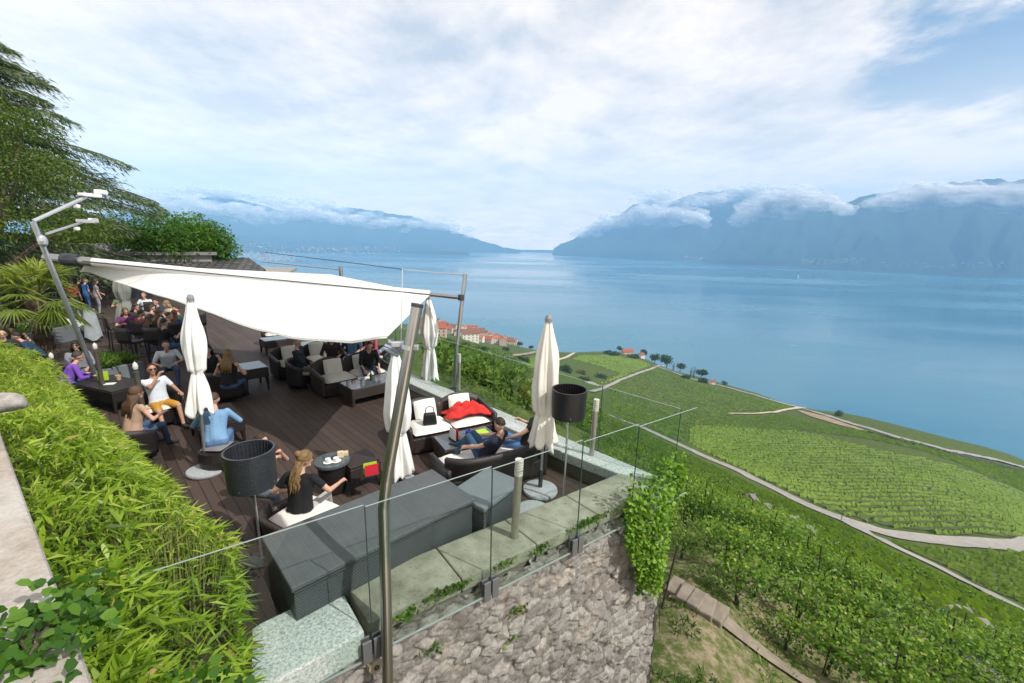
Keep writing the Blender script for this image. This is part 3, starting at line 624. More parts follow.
k = MB(); q = [wl(CORN-E1*5.6-NO*.06), wl(CORN-NO*.07-E1*.05), wl(CORN+RW*13-Vector((.05, .05, 0))), wl(CORN+RW*13-Vector((.4, .4, 0))), wl(CORN-NO*.55-E1*.5), wl(CORN-E1*5.6-NO*.55)]
k.prism(q, -4.4, .1795); k.build('wall_core', mat('wall_core_stone', (.25, .22, .19)), wall)
COPE, nt, b = newmat('mossy_coping_stone'); g = N(nt, 'ShaderNodeNewGeometry')
f1 = noise(nt, 3.5, 8, .7, vec=g.outputs['Position']); f2 = noise(nt, 60, 4, .7, vec=g.outputs['Position']); f3 = noise(nt, 14, 6, .7, vec=g.outputs['Position'])
c = ramp(nt, f1, [(.3, (.12, .12, .09)), (.5, (.26, .255, .195)), (.72, (.42, .405, .33))]); c = mixc(nt, ramp(nt, f3, [(.56, (0, 0, 0)), (.70, (.8,)*3)]), c, (.09, .09, .07)); c = mixc(nt, ramp(nt, f2, [(.45, (0, 0, 0)), (.7, (.35,)*3)]), c, (.40, .40, .34))
nt.links.new(c, b.inputs['Base Color']); b.inputs['Roughness'].default_value = .9; b.inputs['Specular IOR Level'].default_value = .2; bump(nt, b, mth(nt, 'ADD', f3, f2), .6, .012)
GRAN, nt, b = newmat('speckled_granite'); g = N(nt, 'ShaderNodeNewGeometry')
f1 = noise(nt, 38, 6, .8, vec=g.outputs['Position']); f2 = noise(nt, 5, 5, .6, vec=g.outputs['Position'])
c = ramp(nt, f1, [(.36, (.16, .19, .185)), (.5, (.42, .46, .44)), (.66, (.66, .68, .65))]); c = mixc(nt, ramp(nt, f2, [(.55, (0, 0, 0)), (.8, (.35,)*3)]), c, (.38, .42, .33))
nt.links.new(c, b.inputs['Base Color']); b.inputs['Roughness'].default_value = .8; bump(nt, b, f1, .5, .006)
def slab(poly, m, z0=.22, z1=.4, name='coping_slab'):
    k = MB(); k.prism([tuple(wl(p))[:2] for p in poly], z0, z1); o = k.build(name, m, wall, bevel=.018); return o
ss = [0.02, 1.05, 1.98, 3.0]; g_ = .006
def fi(s): return A0+E1*s
def fo(s): return A0+E1*s+NO*.62
icor = A0+E1*4.33; 
ends = [0.05]+[1.12, 2.12, 3.2]
for i in range(4):
    a_ = ends[i]; b_ = ends[i+1] if i < 3 else None
    if b_: slab([fi(a_+g_), fi(b_-g_), fo(b_-g_+(.06 if i else .02)), fo(a_+g_+(.06 if i > 1 else (.02 if i else .07)))], COPE)
    else: slab([fi(a_+g_), icor, CORN+Vector((0, -.03, 0)), fo(a_+g_+.06)], COPE)
slab([at(262, 622, .4), at(339, 585.5, .4), at(364.5, 631, .4), at(300, 668, .4), at(215, 722, .4), at(140, 700, .4)], GRAN, .12, .4, 'granite_block')
for i in range(7):
    a_ = .05+i*1.75; b_ = a_+1.74; off = Vector((-.354, -.354, 0))
    if i == 0: P4 = [CORN+Vector((.0, .0, 0)), CORN+RW*b_, CORN+RW*b_+off, icor+Vector((.012, .005, 0))]
    else: P4 = [CORN+RW*a_, CORN+RW*b_, CORN+RW*b_+off, CORN+RW*a_+off]
    slab(P4, GRAN)
inn = MB(); q0 = icor+Vector((0, -.01, 0)); inn.add([tuple(wl(q0))[:2]+(.0,), tuple(wl(CORN+RW*12.3+Vector((-.36, -.36, 0))))[:2]+(0,), tuple(wl(CORN+RW*12.3+Vector((-.36, -.36, 0))))[:2]+(.22,), tuple(wl(q0))[:2]+(.22,)], [(0, 1, 2, 3)])
inn.build('inner_face', mat('inner_wall_shade_tone', (.12, .11, .10), .9), wall)  # inner face coloured dark for the shade on that side of the wall
k = MB(); p = wl(at(375, 663, -.05)); k.tube([p, p+NO*.05], [.085, .07], 16); r_ = k.build('stone_boss', mat('pale_sandstone', (.5, .42, .31), .9), wall)
k = MB(); p2 = p+NO*.06; k.tube([p2+Vector((math.cos(q)*E1.x, math.cos(q)*E1.y, math.sin(q)))*.02 for q in np.linspace(0, 2*PI, 13)], .006, 6); k.build('iron_ring', DARKM, r_)

# glass balustrade
GLASS = bpy.data.materials.new('balustrade_glass'); GLASS.use_nodes = True; nt = GLASS.node_tree; nt.nodes.remove(nt.nodes['Principled BSDF'])
tr = N(nt, 'ShaderNodeBsdfTransparent'); tr.inputs[0].default_value = (.93, .965, .955, 1); gl = N(nt, 'ShaderNodeBsdfGlossy'); gl.inputs['Roughness'].default_value = .02; gl.inputs[0].default_value = (.9, .95, .95, 1)
fr = N(nt, 'ShaderNodeFresnel'); fr.inputs[0].default_value = 1.45; mx = N(nt, 'ShaderNodeMixShader'); ge = N(nt, 'ShaderNodeNewGeometry'); nt.links.new(mth(nt, 'MULTIPLY', mth(nt, 'MULTIPLY', fr.outputs[0], .5), mth(nt, 'SUBTRACT', 1., ge.outputs['Backfacing'])), mx.inputs[0]); nt.links.new(tr.outputs[0], mx.inputs[1]); nt.links.new(gl.outputs[0], mx.inputs[2]); nt.links.new(mx.outputs[0], nt.nodes['Material Output'].inputs[0])
GEDGE = mat('glass_edge_green', (.30, .36, .345), .25, 0, var=.15, spec=.8); GJOINT = mat('glass_joint_dark', (.03, .06, .055), .3)
CLAMP = mat('grey_clamp_plate', (.20, .20, .22), .45, .5, var=.1)
def panel(label, p0, p1, z0, z1, top=True, clamp0=True, bot=True, joint=True, clampz=None):
    d = (p1-p0); L = d.length; u = d/L; rz = math.atan2(u.y, u.x)
    t = thing('glass_panel', label, 'glass panel', (p0.x, p0.y, z0), rz, 'glass balustrade panels')
    H = z1-z0
    k = MB(); k.box((L/2, 0, H/2), (L-.016, .012, H-.012)); k.build('pane', GLASS, t)
    if top: k = MB(); k.box((L/2, 0, H-.003), (L-.014, .0124, .003)); k.build('top_edge', GEDGE, t)
    if bot: k = MB(); k.box((L/2, 0, .0), (L-.02, .018, .014)); k.build('bottom_edge', GEDGE, t)
    if joint: k = MB(); k.box((.004, 0, H/2), (.009, .0125, H)); k.build('joint_strip', GJOINT, t)
    if clamp0:
        for s in (-.052, .052):
            k = MB(); k.box((s, -.03, .08), (.085, .02, .24)); k.box((s, .03, .08), (.085, .02, .24)); k.build('clamp', CLAMP, t, bevel=.004)
    return t
GOFF = .10
def gf(s): return A0+E1*s+NO*(.62+GOFF)
def sfront(px, py, z):
    p = at(px, py, z); return (p-A0).dot(E1)
js = [sfront(370, 645, .17), sfront(489, 590, .17), sfront(574, 546, .17)]; js.append(js[-1]+(js[-1]-js[-2])*.97)
gc = CORN+NO*.04+E1*.06
s_end = (gc-A0).dot(E1)
panel('leftmost front glass panel, from the bamboo hedge to the steel pole', gf(js[0]-1.9), gf(js[0]), .10, 1.74, clamp0=False)
names = ['front glass panel right of the steel pole, before the dark rattan box', 'front glass panel before the bollard and the round parasol base', 'front glass panel above the ivy, before the black floor lamp']
for i in range(3): panel(names[i], gf(js[i]), gf(js[i+1]) if i < 2 else gf(js[i]+1.05), .13, 1.72-.03*i)
panel('narrow last front glass panel that ends at the open corner above the ivy', gf(js[2]+1.05), gf(s_end+.25), .16, 1.62, clamp0=True)
c0 = gf(s_end+.25); rdir = RW
rl = ['nearest right-hand glass panel, its top edge running from the wall corner', 'right-hand glass panel behind the black lampshade', 'right-hand glass panel behind the cream parasol', 'right-hand glass panel behind the red blanket sofa', 'right-hand glass panel beside the slim right mast', 'right-hand glass panel behind the white parasol near the mast', 'right-hand glass panel below the village, behind the man in black', 'farthest right-hand glass panel at the back of the sofas']
for i in range(8): panel(rl[i], CORN+RW*(.02+i*1.42)+Vector((.06, .06, 0)), CORN+RW*(.02+(i+1)*1.42)+Vector((.06, .06, 0)), .16, 1.6, clamp0=True, bot=False)

# upper terrace where the camera stands, with its parapet
WA, WB = Vector((-1.02, .85, 0)), Vector((-2.88, 2.24, 0)); wd = (WB-WA).normalized(); wn = Vector((wd.y, -wd.x, 0))
if wn.dot(Vector((1, 1, 0))) > 0: wn = -wn           # towards the terrace (left/behind)
PAR, nt, b = newmat('parapet_limestone'); g = N(nt, 'ShaderNodeNewGeometry')
f1 = noise(nt, 6, 8, .75, vec=g.outputs['Position']); f2 = noise(nt, 50, 6, .75, vec=g.outputs['Position']); f3 = noise(nt, 1.6, 5, .6, vec=g.outputs['Position'])
c = ramp(nt, f1, [(.3, (.24, .20, .17)), (.5, (.42, .37, .32)), (.7, (.55, .51, .46))]); c = mixc(nt, ramp(nt, f3, [(.5, (0, 0, 0)), (.62, (.7,)*3)]), c, (.55, .53, .50)); c = mixc(nt, ramp(nt, f2, [(.52, (0, 0, 0)), (.74, (.6,)*3)]), c, (.22, .16, .13))
nt.links.new(c, b.inputs['Base Color']); b.inputs['Roughness'].default_value = .95; b.inputs['Specular IOR Level'].default_value = .15; bump(nt, b, mth(nt, 'ADD', f1, f2), .8, .012)
par = thing('parapet_wall', 'pale weathered stone parapet in the lower left corner', 'parapet', WA)
k = MB(); a_ = WA-wd*1.6; b_ = WA+wd*15
k.prism([tuple(v-WA)[:2] for v in (a_, WB+wd*.25, WB+wd*.25+wn*.6, a_+wn*.6)], 2.72, 2.9); k.build('cap_stone', PAR, par, bevel=.02)
k = MB(); k.prism([tuple(v-WA)[:2] for v in (a_+wn*.04, b_+wn*.04, b_+wn*.54, a_+wn*.54)], -.5, 2.715); k.build('wall_body', PAR, par)
k = MB(); k.prism([tuple(v)[:2] for v in (a_+wn*.55, b_+wn*.55, b_+wn*9, a_+wn*9)], 2.1, 2.3); tag(k.build('upper_terrace', mat('terrace_paving', (.4, .38, .35), .9)), kind='structure')
rk = MB(); p = at(8, 402, 2.75); rk.ell((0, 0, 0), (.12, .10, .075), 20)
rk.v = [tuple(np.array(v)*(1+.9*(float(fbm(v[0]*13, v[1]*13+v[2]*9, 3, 4))-.5))) for v in rk.v]
o = rk.build('field_stone', mat('pale_rock', (.46, .43, .40), .95, var=.5, scale=14, bmp=.8), smooth=True); o.location = p; tag(o, 'pale rounded stone at the left end of the parapet by the hedge', 'stone')

# steps and stone edging below the wall
STEP = mat('worn_step_stone', (.25, .215, .17), .95, var=.4, scale=4, bmp=.5)
st = thing('stone_steps', 'short flight of worn stone steps at the foot of the retaining wall', 'steps', hit(690, 605))
for i in range(5):
    p = hit(674+i*11, 591+i*7.); q = MB(); q.box((p.x-st.location.x, p.y-st.location.y, p.z-st.location.z+.08), (.62, .3, .2), rad(50)+rng.normal()*.08, top=.94); q.build('step', STEP, st, bevel=.03)
ribbon('garden_path', [(676, 592), (700, 607), (728, 627), (745, 641), (765, 656), (785, 669), (806, 683), (840, 706)], [.75, .6, .42, .36, .34, .34], mat('worn_path_stone', (.27, .23, .175), .95, var=.45, scale=3., bmp=.8), .07)
# terrace walls on the slope
for i, (pl, hh) in enumerate([([(862, 612), (885, 628), (905, 640), (935, 655), (965, 672), (995, 690)], .5), ([(945, 614), (958, 620), (975, 629), (990, 636)], .7), ([(735, 497), (750, 503), (765, 511), (782, 521)], .9), ([(790, 527), (805, 535), (830, 548)], .8), ([(860, 588), (880, 596)], .7)]):
    P = [hit(*q) for q in pl]; k = MB(); w_ = .22 if P[0].length < 40 else .4
    o_ = P[0].copy()
    for a, b in zip(P, P[1:]):
        d = (b-a); k.box(((a+b)/2-o_+Vector((0, 0, hh*.35))), (d.xy.length+.05, w_*2, hh), math.atan2(d.y, d.x))
    o = k.build('terrace_wall', mat('dry_stone_grey', (.27, .25, .24), .95, var=.5, scale=3, bmp=.8), bevel=.05); o.location = o_
    tag(o, ['long low dry stone wall between the near vine rows at lower right', 'short grey stone wall beside the teal bucket on the slope', 'thin pale terrace wall on the slope below the road bend', 'terrace wall running down right of the thin pale one', 'small broken terrace wall above the long low one'][i], 'stone wall')
p = hit(941, 620); k = MB(); k.lathe([(.16, 0), (.2, .36), (.185, .36), (.15, .03)], 14); o = k.build('teal_bucket', mat('teal_plastic', (.05, .25, .24), .4)); o.location = p+Vector((0, 0, .25)); tag(o, 'teal plastic bucket left standing at the end of the short stone wall', 'bucket')

# ------------------------------------------------------------------ building and roofs behind
bd = thing('restaurant_building', 'low restaurant building with dark tiled roof at the back of the terrace', 'building', toward(128, 262, 36, -.75), rad(47))
WALLD = mat('dark_timber_wall', (.05, .045, .042), .8)
k = MB(); k.box((0, 4, 1.2), (15, 7, 2.4)); k.build('wall', WALLD, bd)
k = MB()
ROOFT, nt, b = newmat('dark_roof_tiles'); tc = N(nt, 'ShaderNodeTexCoord'); br = N(nt, 'ShaderNodeTexBrick'); br.inputs['Scale'].default_value = 1; br.inputs['Brick Width'].default_value = .5; br.inputs['Row Height'].default_value = .55; br.inputs['Mortar Size'].default_value = .06; br.inputs['Color1'].default_value = (.05, .048, .05, 1); br.inputs['Color2'].default_value = (.11, .105, .105, 1); br.inputs['Mortar'].default_value = (.012, .012, .013, 1)
nt.links.new(tc.outputs['Object'], br.inputs[0]); nt.links.new(br.outputs[0], b.inputs[0]); b.inputs['Roughness'].default_value = .7; bump(nt, b, br.outputs['Fac'], -.8, .05)
k.add([(-7.8, .2, 2.3), (7.8, .2, 2.3), (7.8, 4, 3.05), (-7.8, 4, 3.05), (7.8, 8, 2.3), (-7.8, 8, 2.3)], [(0, 1, 2, 3), (3, 2, 4, 5)]); k.build('roof', ROOFT, bd, solid=.12)
for i in range(5): q = MB(); q.box((-6+i*3, .47, 1.2), (2., .08, 1.7)); q.build('window', WING, bd)
b2 = thing('flat_roof_annex', 'flat-roofed grey annex with roof boxes below the cedar tree', 'building', toward(112, 262, 40, 0), rad(45))
k = MB(); k.box((0, 2, 1.3), (11, 6, 2.6)); k.build('wall', mat('annex_render', (.3, .29, .28), .9), b2); k = MB(); k.box((0, 2, 2.72), (11.6, 6.6, .22)); rf = k.build('roof', mat('annex_roof', (.22, .21, .21), .9), b2)
for i, (x, w_, h_) in enumerate([(-3.6, 1.3, .9), (-1, 3.6, .45), (2.8, 3.2, .4)]): q = MB(); q.box((x, 1, 2.84+h_/2), (w_, 1.4, h_)); q.build('roof_box', mat('roof_box_grey', (.38, .38, .38), .8), rf)

# planters: grey stone boxes with grass
PLN = mat('blue_grey_planter', (.17, .19, .21), .8, var=.2, scale=3)
TUFT = leafmat('tuft_leaves', [(0, (.04, .085, .012)), (.6, (.09, .18, .025)), (1, (.2, .27, .06))], .35)
def planter(label, pa, pb, depth, z1, soilz=True, n=900):
    d = (pb-pa); L = d.length; rz = math.atan2(d.y, d.x); t = thing('planter_box', label, 'planter', (pa.x, pa.y, 0), rz, 'stone planter boxes')
    k = MB(); k.box((L/2, depth/2, z1/2), (L, depth, z1)); k.build('box', PLN, t, bevel=.02)
    k = MB(); k.box((L/2, depth/2, z1+.003), (L-.16, depth-.16, .012)); k.build('soil', soil, t)
    C = np.c_[rng.uniform(.1, L-.1, n), rng.uniform(.1, depth-.1, n), np.full(n, z1)]; D = rng.normal(size=(n, 3))*.6+[0, 0, 1.]
    V, F, tt = leaf_arrays(C, D, rng.uniform(.2, .5, n), .05, .3); npmesh('grass', V, F, TUFT, t, tt)
planter('blue-grey stone planter with grass behind the woman in sunglasses', at(100, 392, .0), at(146, 380, .0), 1.2, .55)
planter('pale grey low planter wall left of the palm trunk', at(16, 356, 0), at(44, 346, 0), 1.2, .6)
planter('pale grey low planter wall right of the palm trunk', at(56, 345, 0), at(90, 337, 0), 1.2, .6)
# ------------------------------------------------------------------ bamboo hedge, ivy, small plants
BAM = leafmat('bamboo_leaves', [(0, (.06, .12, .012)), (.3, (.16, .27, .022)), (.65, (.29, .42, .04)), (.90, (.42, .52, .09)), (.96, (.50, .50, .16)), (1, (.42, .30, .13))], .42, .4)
def hedge():
    t = thing('bamboo_hedge', 'dense bright green bamboo hedge along the parapet in the left foreground', 'hedge', (-2.2, 2.6, .5))
    o = np.array([-2.2, 2.6, .5])
    u0 = np.array([-1.55, 2.05]); ud = np.array([-.80, .60]); un = np.array([.6, .8])
    n = 74000; s = 13.6*rng.random(n)**1.3-.42; q = rng.random(n); cl = fbm(s*2.7, q*2.6, 2, 21); kq = rng.random(n) < np.clip((cl-.27)*4.5, .10, 1); s = s[kq]; q = q[kq]; cl = cl[kq]; n = len(s)                      # along, across (0 = at the wall)
    ev = fbm(s*1.6, q*2.5, 3, 3); wide = .40+.84*np.clip((s+.45)/2.4, 0, 1)
    top = 2.46-.065*np.clip(s-2, 0, 7)+.75*(ev-.5)+.5*(fbm(s*.7+9, q*1.2, 2, 8)-.5)-1.35*q**1.7-.36*np.clip(1.3-s, 0, 2.2)
    top = top+.45*(cl-.5); top = np.where(s < -.05, top-.35, top)
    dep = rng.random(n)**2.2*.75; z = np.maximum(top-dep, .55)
    q2 = q*wide; X = u0[0]+ud[0]*s+un[0]*(q2-.60); Y = u0[1]+ud[1]*s+un[1]*(q2-.60)
    C = np.c_[X, Y, z]
    g = rng.normal(size=(n, 3)); lean = np.c_[np.full(n, .6)*q+.25, np.full(n, .5)*q+.1, .55-.75*q]
    D = g*.85+lean
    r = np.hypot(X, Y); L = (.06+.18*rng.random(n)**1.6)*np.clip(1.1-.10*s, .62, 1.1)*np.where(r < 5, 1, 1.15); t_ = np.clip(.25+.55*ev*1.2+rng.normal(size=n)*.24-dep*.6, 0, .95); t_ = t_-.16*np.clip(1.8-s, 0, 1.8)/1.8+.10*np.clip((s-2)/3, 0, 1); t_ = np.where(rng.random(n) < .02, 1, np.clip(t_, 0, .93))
    D[:, 2] = np.where(rng.random(n) < .3, np.abs(D[:, 2])+.5, D[:, 2])
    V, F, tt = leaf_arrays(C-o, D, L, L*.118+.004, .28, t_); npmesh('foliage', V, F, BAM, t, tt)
    k = 700; s = 12*rng.random(k)**1.3+1.5; q = rng.random(k)*.6; X = u0[0]+ud[0]*s+un[0]*(q*1.1-.35); Y = u0[1]+ud[1]*s+un[1]*(q*1.1-.35); mb = MB()
    for i in range(k):
        z1 = 2.0-1.4*q[i]**1.5-.04*s[i]; mb.tube([(X[i]-o[0], Y[i]-o[1], 0), (X[i]-o[0]+.05*q[i], Y[i]-o[1]+.05, z1*.5-.2), (X[i]-o[0]+.14*q[i]+rng.normal()*.05, Y[i]-o[1]+.12*q[i]+rng.normal()*.05, z1-o[2])], [.008, .006, .003], 4, False)
    x_ = mb.build('canes', mat('bamboo_cane', (.22, .24, .07), .5), t); tag(x_, kind='stuff')
hedge()
def gl_leaves(C, D, L, tn):
    """broad five-cornered vine leaves"""
    n = len(C); D = unit(D); up = rng.normal(size=(n, 3))*.7+[.2, -.1, 1]; S = unit(np.cross(D, up)); L = L[:, None]
    V = np.stack([C, C+D*L*.25+S*L*.52, C+D*L*.75+S*L*.36-[0, 0, .0], C+D*L, C+D*L*.75-S*L*.36, C+D*L*.25-S*L*.52], 1); V[:, 1:3, 2] -= .1*L; V[:, 4:6, 2] -= .1*L; V[:, 3, 2] -= L[:, 0]*.2
    b = np.arange(n)[:, None]*6; F = np.concatenate([b+np.array([[0, 1, 2, 3]]), b+np.array([[0, 3, 4, 5]])]); return V.reshape(-1, 3), F, np.repeat(tn, 6)
# young bamboo shoots standing out of the hedge edge
BROAD = leafmat('creeper_leaves', [(0, (.025, .07, .01)), (.5, (.06, .16, .018)), (1, (.14, .26, .04))], .35)
def creeper(label, name, C, D, ls, m=BROAD, tn=None, stems=(), cat='plant', o=None):
    o = Vector(o) if o is not None else Vector(C.mean(0)); t = thing(name, label, cat, o)
    n = len(C); V, F, tt = gl_leaves(C-np.array(o), D, ls*rng.uniform(.55, 1.15, n), rng.random(n) if tn is None else tn); npmesh('foliage', V, F, m, t, tt)
    if stems:
        k = MB()
        for s in stems: k.tube([Vector(p)-o for p in s], .006, 5)
        k.build('stem', BARK, t)
    return t
# creeper trailing over the parapet cap
P = [at(20, 640, 2.93), at(50, 622, 2.95), at(75, 606, 2.93), at(0, 660, 2.93), at(58, 612, 2.95), at(30, 655, 2.95)]
C = np.concatenate([np.array(p)+rng.normal(size=(60, 3))*[.07, .05, .03] for p in P]); creeper('broad-leaved creeper trailing over the near end of the stone parapet', 'creeper_plant', C, rng.normal(size=C.shape)+[.2, .2, .5], .034, stems=[[P[3], P[0], P[1], P[2]], [P[0], P[5], P[4]]])
C = np.c_[rng.uniform(-1.72, -1.25, 1500), rng.uniform(1.2, 1.95, 1500), rng.uniform(.7, 1.75, 1500)]; C[:, 2] -= .6*(C[:, 0]+1.6)
creeper('darker broad-leaved shrub between the bamboo hedge and the granite block', 'leafy_shrub', C, rng.normal(size=C.shape)+[.3, .2, .3], .055, stems=[[(-1.3, 1.6, .5), (-1.3, 1.7, 1.6)]], cat='shrub')
# vine hanging over the wall corner
def ivy():
    Cs = []; Ds = []; tt = []
    for k in range(4200):
        px = 641+rng.normal()*17; py = 480+rng.random()**.9*92; 
        w_ = np.interp(py, [478, 500, 525, 550, 572], [36, 40, 31, 14, 4]); px = 641-4*(py-500)/60+rng.uniform(-1, 1)*w_
        f = rng.random(); zt = .42-(py-500)/95*1.95
        p = CORN+Vector((.12, -.12, 0))+Vector((px-641, 0, 0))/640*7*.95; e = abs(px-641)/w_
        u = E1 if px < 641 else RW*-1
        p = CORN+(E1 if px < 648 else RW*-.6+E1*.5)*(px-672)/430*7.6*1.05+NO*(.10+.3*f*(1-e*.6))+RW*(.12 if px > 650 else 0); p.z = max(zt+rng.normal()*.1, -2.6)
        Cs.append(p); Ds.append((NO.x*.6+rng.normal()*.6, NO.y*.6+rng.normal()*.6, rng.normal()*.5-.1)); tt.append(np.clip(.35+.5*f+rng.normal()*.15, 0, 1))
    Cs = np.array(Cs); m = leafmat('ivy_leaves', [(0, (.03, .085, .008)), (.5, (.10, .22, .02)), (1, (.26, .42, .05))], .4)
    creeper('bright green climbing plant hanging over the outer wall corner', 'climbing_plant', Cs, np.array(Ds), .058, m, np.array(tt), stems=[[CORN+NO*.1+Vector((0, 0, -2.4)), CORN+NO*.1+Vector((-.1, 0, -1)), CORN+NO*.1+Vector((0, 0, .4))]], cat='climbing plant', o=CORN+Vector((0, 0, -2.4)))
ivy()
WEED = leafmat('weed_leaves', [(0, (.03, .07, .01)), (.6, (.09, .19, .02)), (1, (.2, .3, .05))], .35)
wl_ = [(408, 616, 60, .16, 'low weed tuft on the wall ledge just right of the steel pole'), (448, 592, 150, .3, 'longest weed tuft on the wall ledge, before the rattan box'), (504, 566, 40, .14, 'small weed tuft on the ledge right of the middle clamps'), (540, 550, 60, .16, 'weed tuft on the ledge under the bollard'), (590, 522, 200, .32, 'leafy weed growing up beside the third pair of clamps'), (434, 650, 30, .1, 'tiny weed in the stone face right of the steel pole'), (517, 612, 40, .14, 'weed sprouting high in the middle of the stone face'), (512, 640, 24, .12, 'small weed low in the stone face')]
for (px, py, n, w_, lb) in wl_:
    s_ = sfront(px, py, .2); base = A0+E1*s_+NO*.66
    d = ray(px, py); tt_ = ((base-Vector((0, 0, CAMH))).dot(NO))/(Vector(d).dot(NO)); base = Vector((0, 0, CAMH))+Vector(d)*tt_
    q = rng.normal(size=(n, 1)); C = np.array(base)+q*np.array(E1)*w_*.5+rng.normal(size=(n, 3))*.02+[0, 0, .02]; creeper(lb, 'weed_tuft', C, rng.normal(size=C.shape)*.6+np.array(NO)*.5+[0, 0, .8], .042, WEED, o=base)

# ------------------------------------------------------------------ grapevines on the near slope
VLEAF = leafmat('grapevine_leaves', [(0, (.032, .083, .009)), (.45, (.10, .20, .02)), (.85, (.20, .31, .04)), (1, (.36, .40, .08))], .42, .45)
STAKE = mat('rusty_stake', (.06, .045, .04), .8, .2)
VBARK = mat('vine_bark', (.075, .055, .042), .95, var=.5, bmp=.8)
protos = []
for v_ in range(4):
    t = thing('grapevine', 'vine', 'grapevine', (0, 0, 0), 0, 'grapevines on the near slope')
    k = MB(); a = v_*1.3; k.tube([(0, 0, -.3), (.03, .02, .1), (-.05*math.cos(a), .05, .35), (.06, -.04*math.sin(a), .58), (.02, .02, .8), (.2, .0, .9), (.42, .02, .95)], [.045, .042, .036, .034, .03, .02, .012], 8); k.build('trunk', VBARK, t, smooth=True)
    k = MB(); k.tube([(-.04, .02, -.3), (-.03, .03, 1.75)], .018, 6); k.build('stake', STAKE, t)
    n = 620; q = rng.random(n); C = np.c_[rng.normal(size=n)*.42, rng.normal(size=n)*.25, .55+q**.8*1.05+rng.normal(size=n)*.06]
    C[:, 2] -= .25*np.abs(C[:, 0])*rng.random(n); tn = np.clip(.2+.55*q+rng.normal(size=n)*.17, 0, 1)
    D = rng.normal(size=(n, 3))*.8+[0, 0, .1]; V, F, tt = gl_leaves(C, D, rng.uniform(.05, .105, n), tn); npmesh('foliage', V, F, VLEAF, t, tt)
    protos.append(t)
vrows = []
a0, a1 = hit(692, 585), hit(800, 668); vd = (a1-a0); vd.z = 0; vd.normalize(); ve = Vector((vd.y, -vd.x, 0))
if ve.dot(Vector((1, 1, 0))) < 0: ve = -ve
cnt = 0; rownames = ['row beside the trodden path', 'second row from the path', 'third row from the path', 'fourth row from the path', 'fifth row from the path', 'sixth row from the path', 'seventh row from the path', 'eighth row from the path', 'ninth row from the path', 'tenth row from the path']
start = hit(698, 588)
used = set()
for ri in range(10):
    for ci in range(-9, 20):
        p = start+ve*(.28+ri*1.25)+vd*(ci*.95+(ri % 2)*.4+rng.normal()*.1); p = p+ve*rng.normal()*.08
        p.z = T1(p.x, p.y)
        v = np.array(p)-[0, 0, CAMH]; dz = v@_FW
        if dz < 2: continue
        px, py = 512+FPX*(v@_R)/dz, 341.5-FPX*(v@_U)/dz
        if not (660 < px < 1050 and py < 760): continue
        if px < 700-(600-py)*.2 and py > 600: continue
        if (p-CORN).length < 1.3: continue
        if ri == 0 and ci < 0: continue
        if rng.random() < (.08 if ri < 2 else .14+.055*ri): continue
        lb = f'grapevine on a stake in the {rownames[ri]}, {ORD[min(19, ci+9)]} place counted down the slope'
        lb = f'grapevine in the {rownames[ri]} on the slope, number {ci+10} down the row'
        if cnt < 4: o = protos[cnt]; o['label'] = lb
        else: o = copy_tree(protos[cnt % 4]); o['label'] = lb
        o.location = p; o.rotation_euler = (rng.normal()*.05, rng.normal()*.05, math.atan2(vd.y, vd.x)+rng.normal()*.2); s_ = rng.uniform(.55, 1.0); o.scale = (s_*1.08, s_*1.05, s_); cnt += 1
print('grapevines', cnt)
# grass and weeds on the bare ground
def ground_weeds():
    n = 9000; px = rng.uniform(640, 1010, n); py = rng.uniform(560, 700, n); C = []
    th = rng.uniform(rad(18), rad(58), n); r = np.exp(rng.uniform(math.log(6.8), math.log(17), n)); X = r*np.sin(th); Y = r*np.cos(th); k = fbm(X*1.3, Y*1.3, 3, 9) > .5; X, Y = X[k], Y[k]; n = len(X); Z = T(X, Y)
    V, F, tt = leaf_arrays(np.c_[X, Y, Z], rng.normal(size=(n, 3))*.55+[0, 0, 1], rng.uniform(.08, .26, n), .03, .3, np.clip(fbm(X*.8, Y*.8, 2, 4)+rng.normal(size=n)*.2, 0, 1)); tag(npmesh('wild_grass', V, F, WEED, tint=tt), kind='stuff')
ground_weeds()
# loose stakes standing free on the slope
for i, (px, py, h_) in enumerate([(702, 528, 1.5), (721, 512, 1.6), (682, 520, 1.3), (848, 585, 1.7), (880, 612, 1.5), (817, 590, 1.6), (838, 572, 1.7), (660, 610, 1.6), (917, 600, 1.5), (960, 640, 1.5)]):
    p = hit(px, py); k = MB(); k.tube([(0, 0, -.3), (.25*math.sin(i*2.), .1*math.cos(i), h_)], .022, 6); o = k.build('vine_stake', STAKE); o.location = p
    tag(o, ['tall dark stake on the slope right of the ivy', 'dark stake on the slope below the road bend', 'short dark stake right beside the wall corner plant', 'pale leaning stake in the upper slope rows', 'dark leaning stake above the long low stone wall', 'rusty stake left of the pale leaning one', 'thin stake standing just above the rusty one', 'leaning dark stake at the wall foot by the steps', 'thin dark stake between the stone walls', 'thin dark stake under the short stone wall'][i], 'stake', 'bare stakes on the slope')
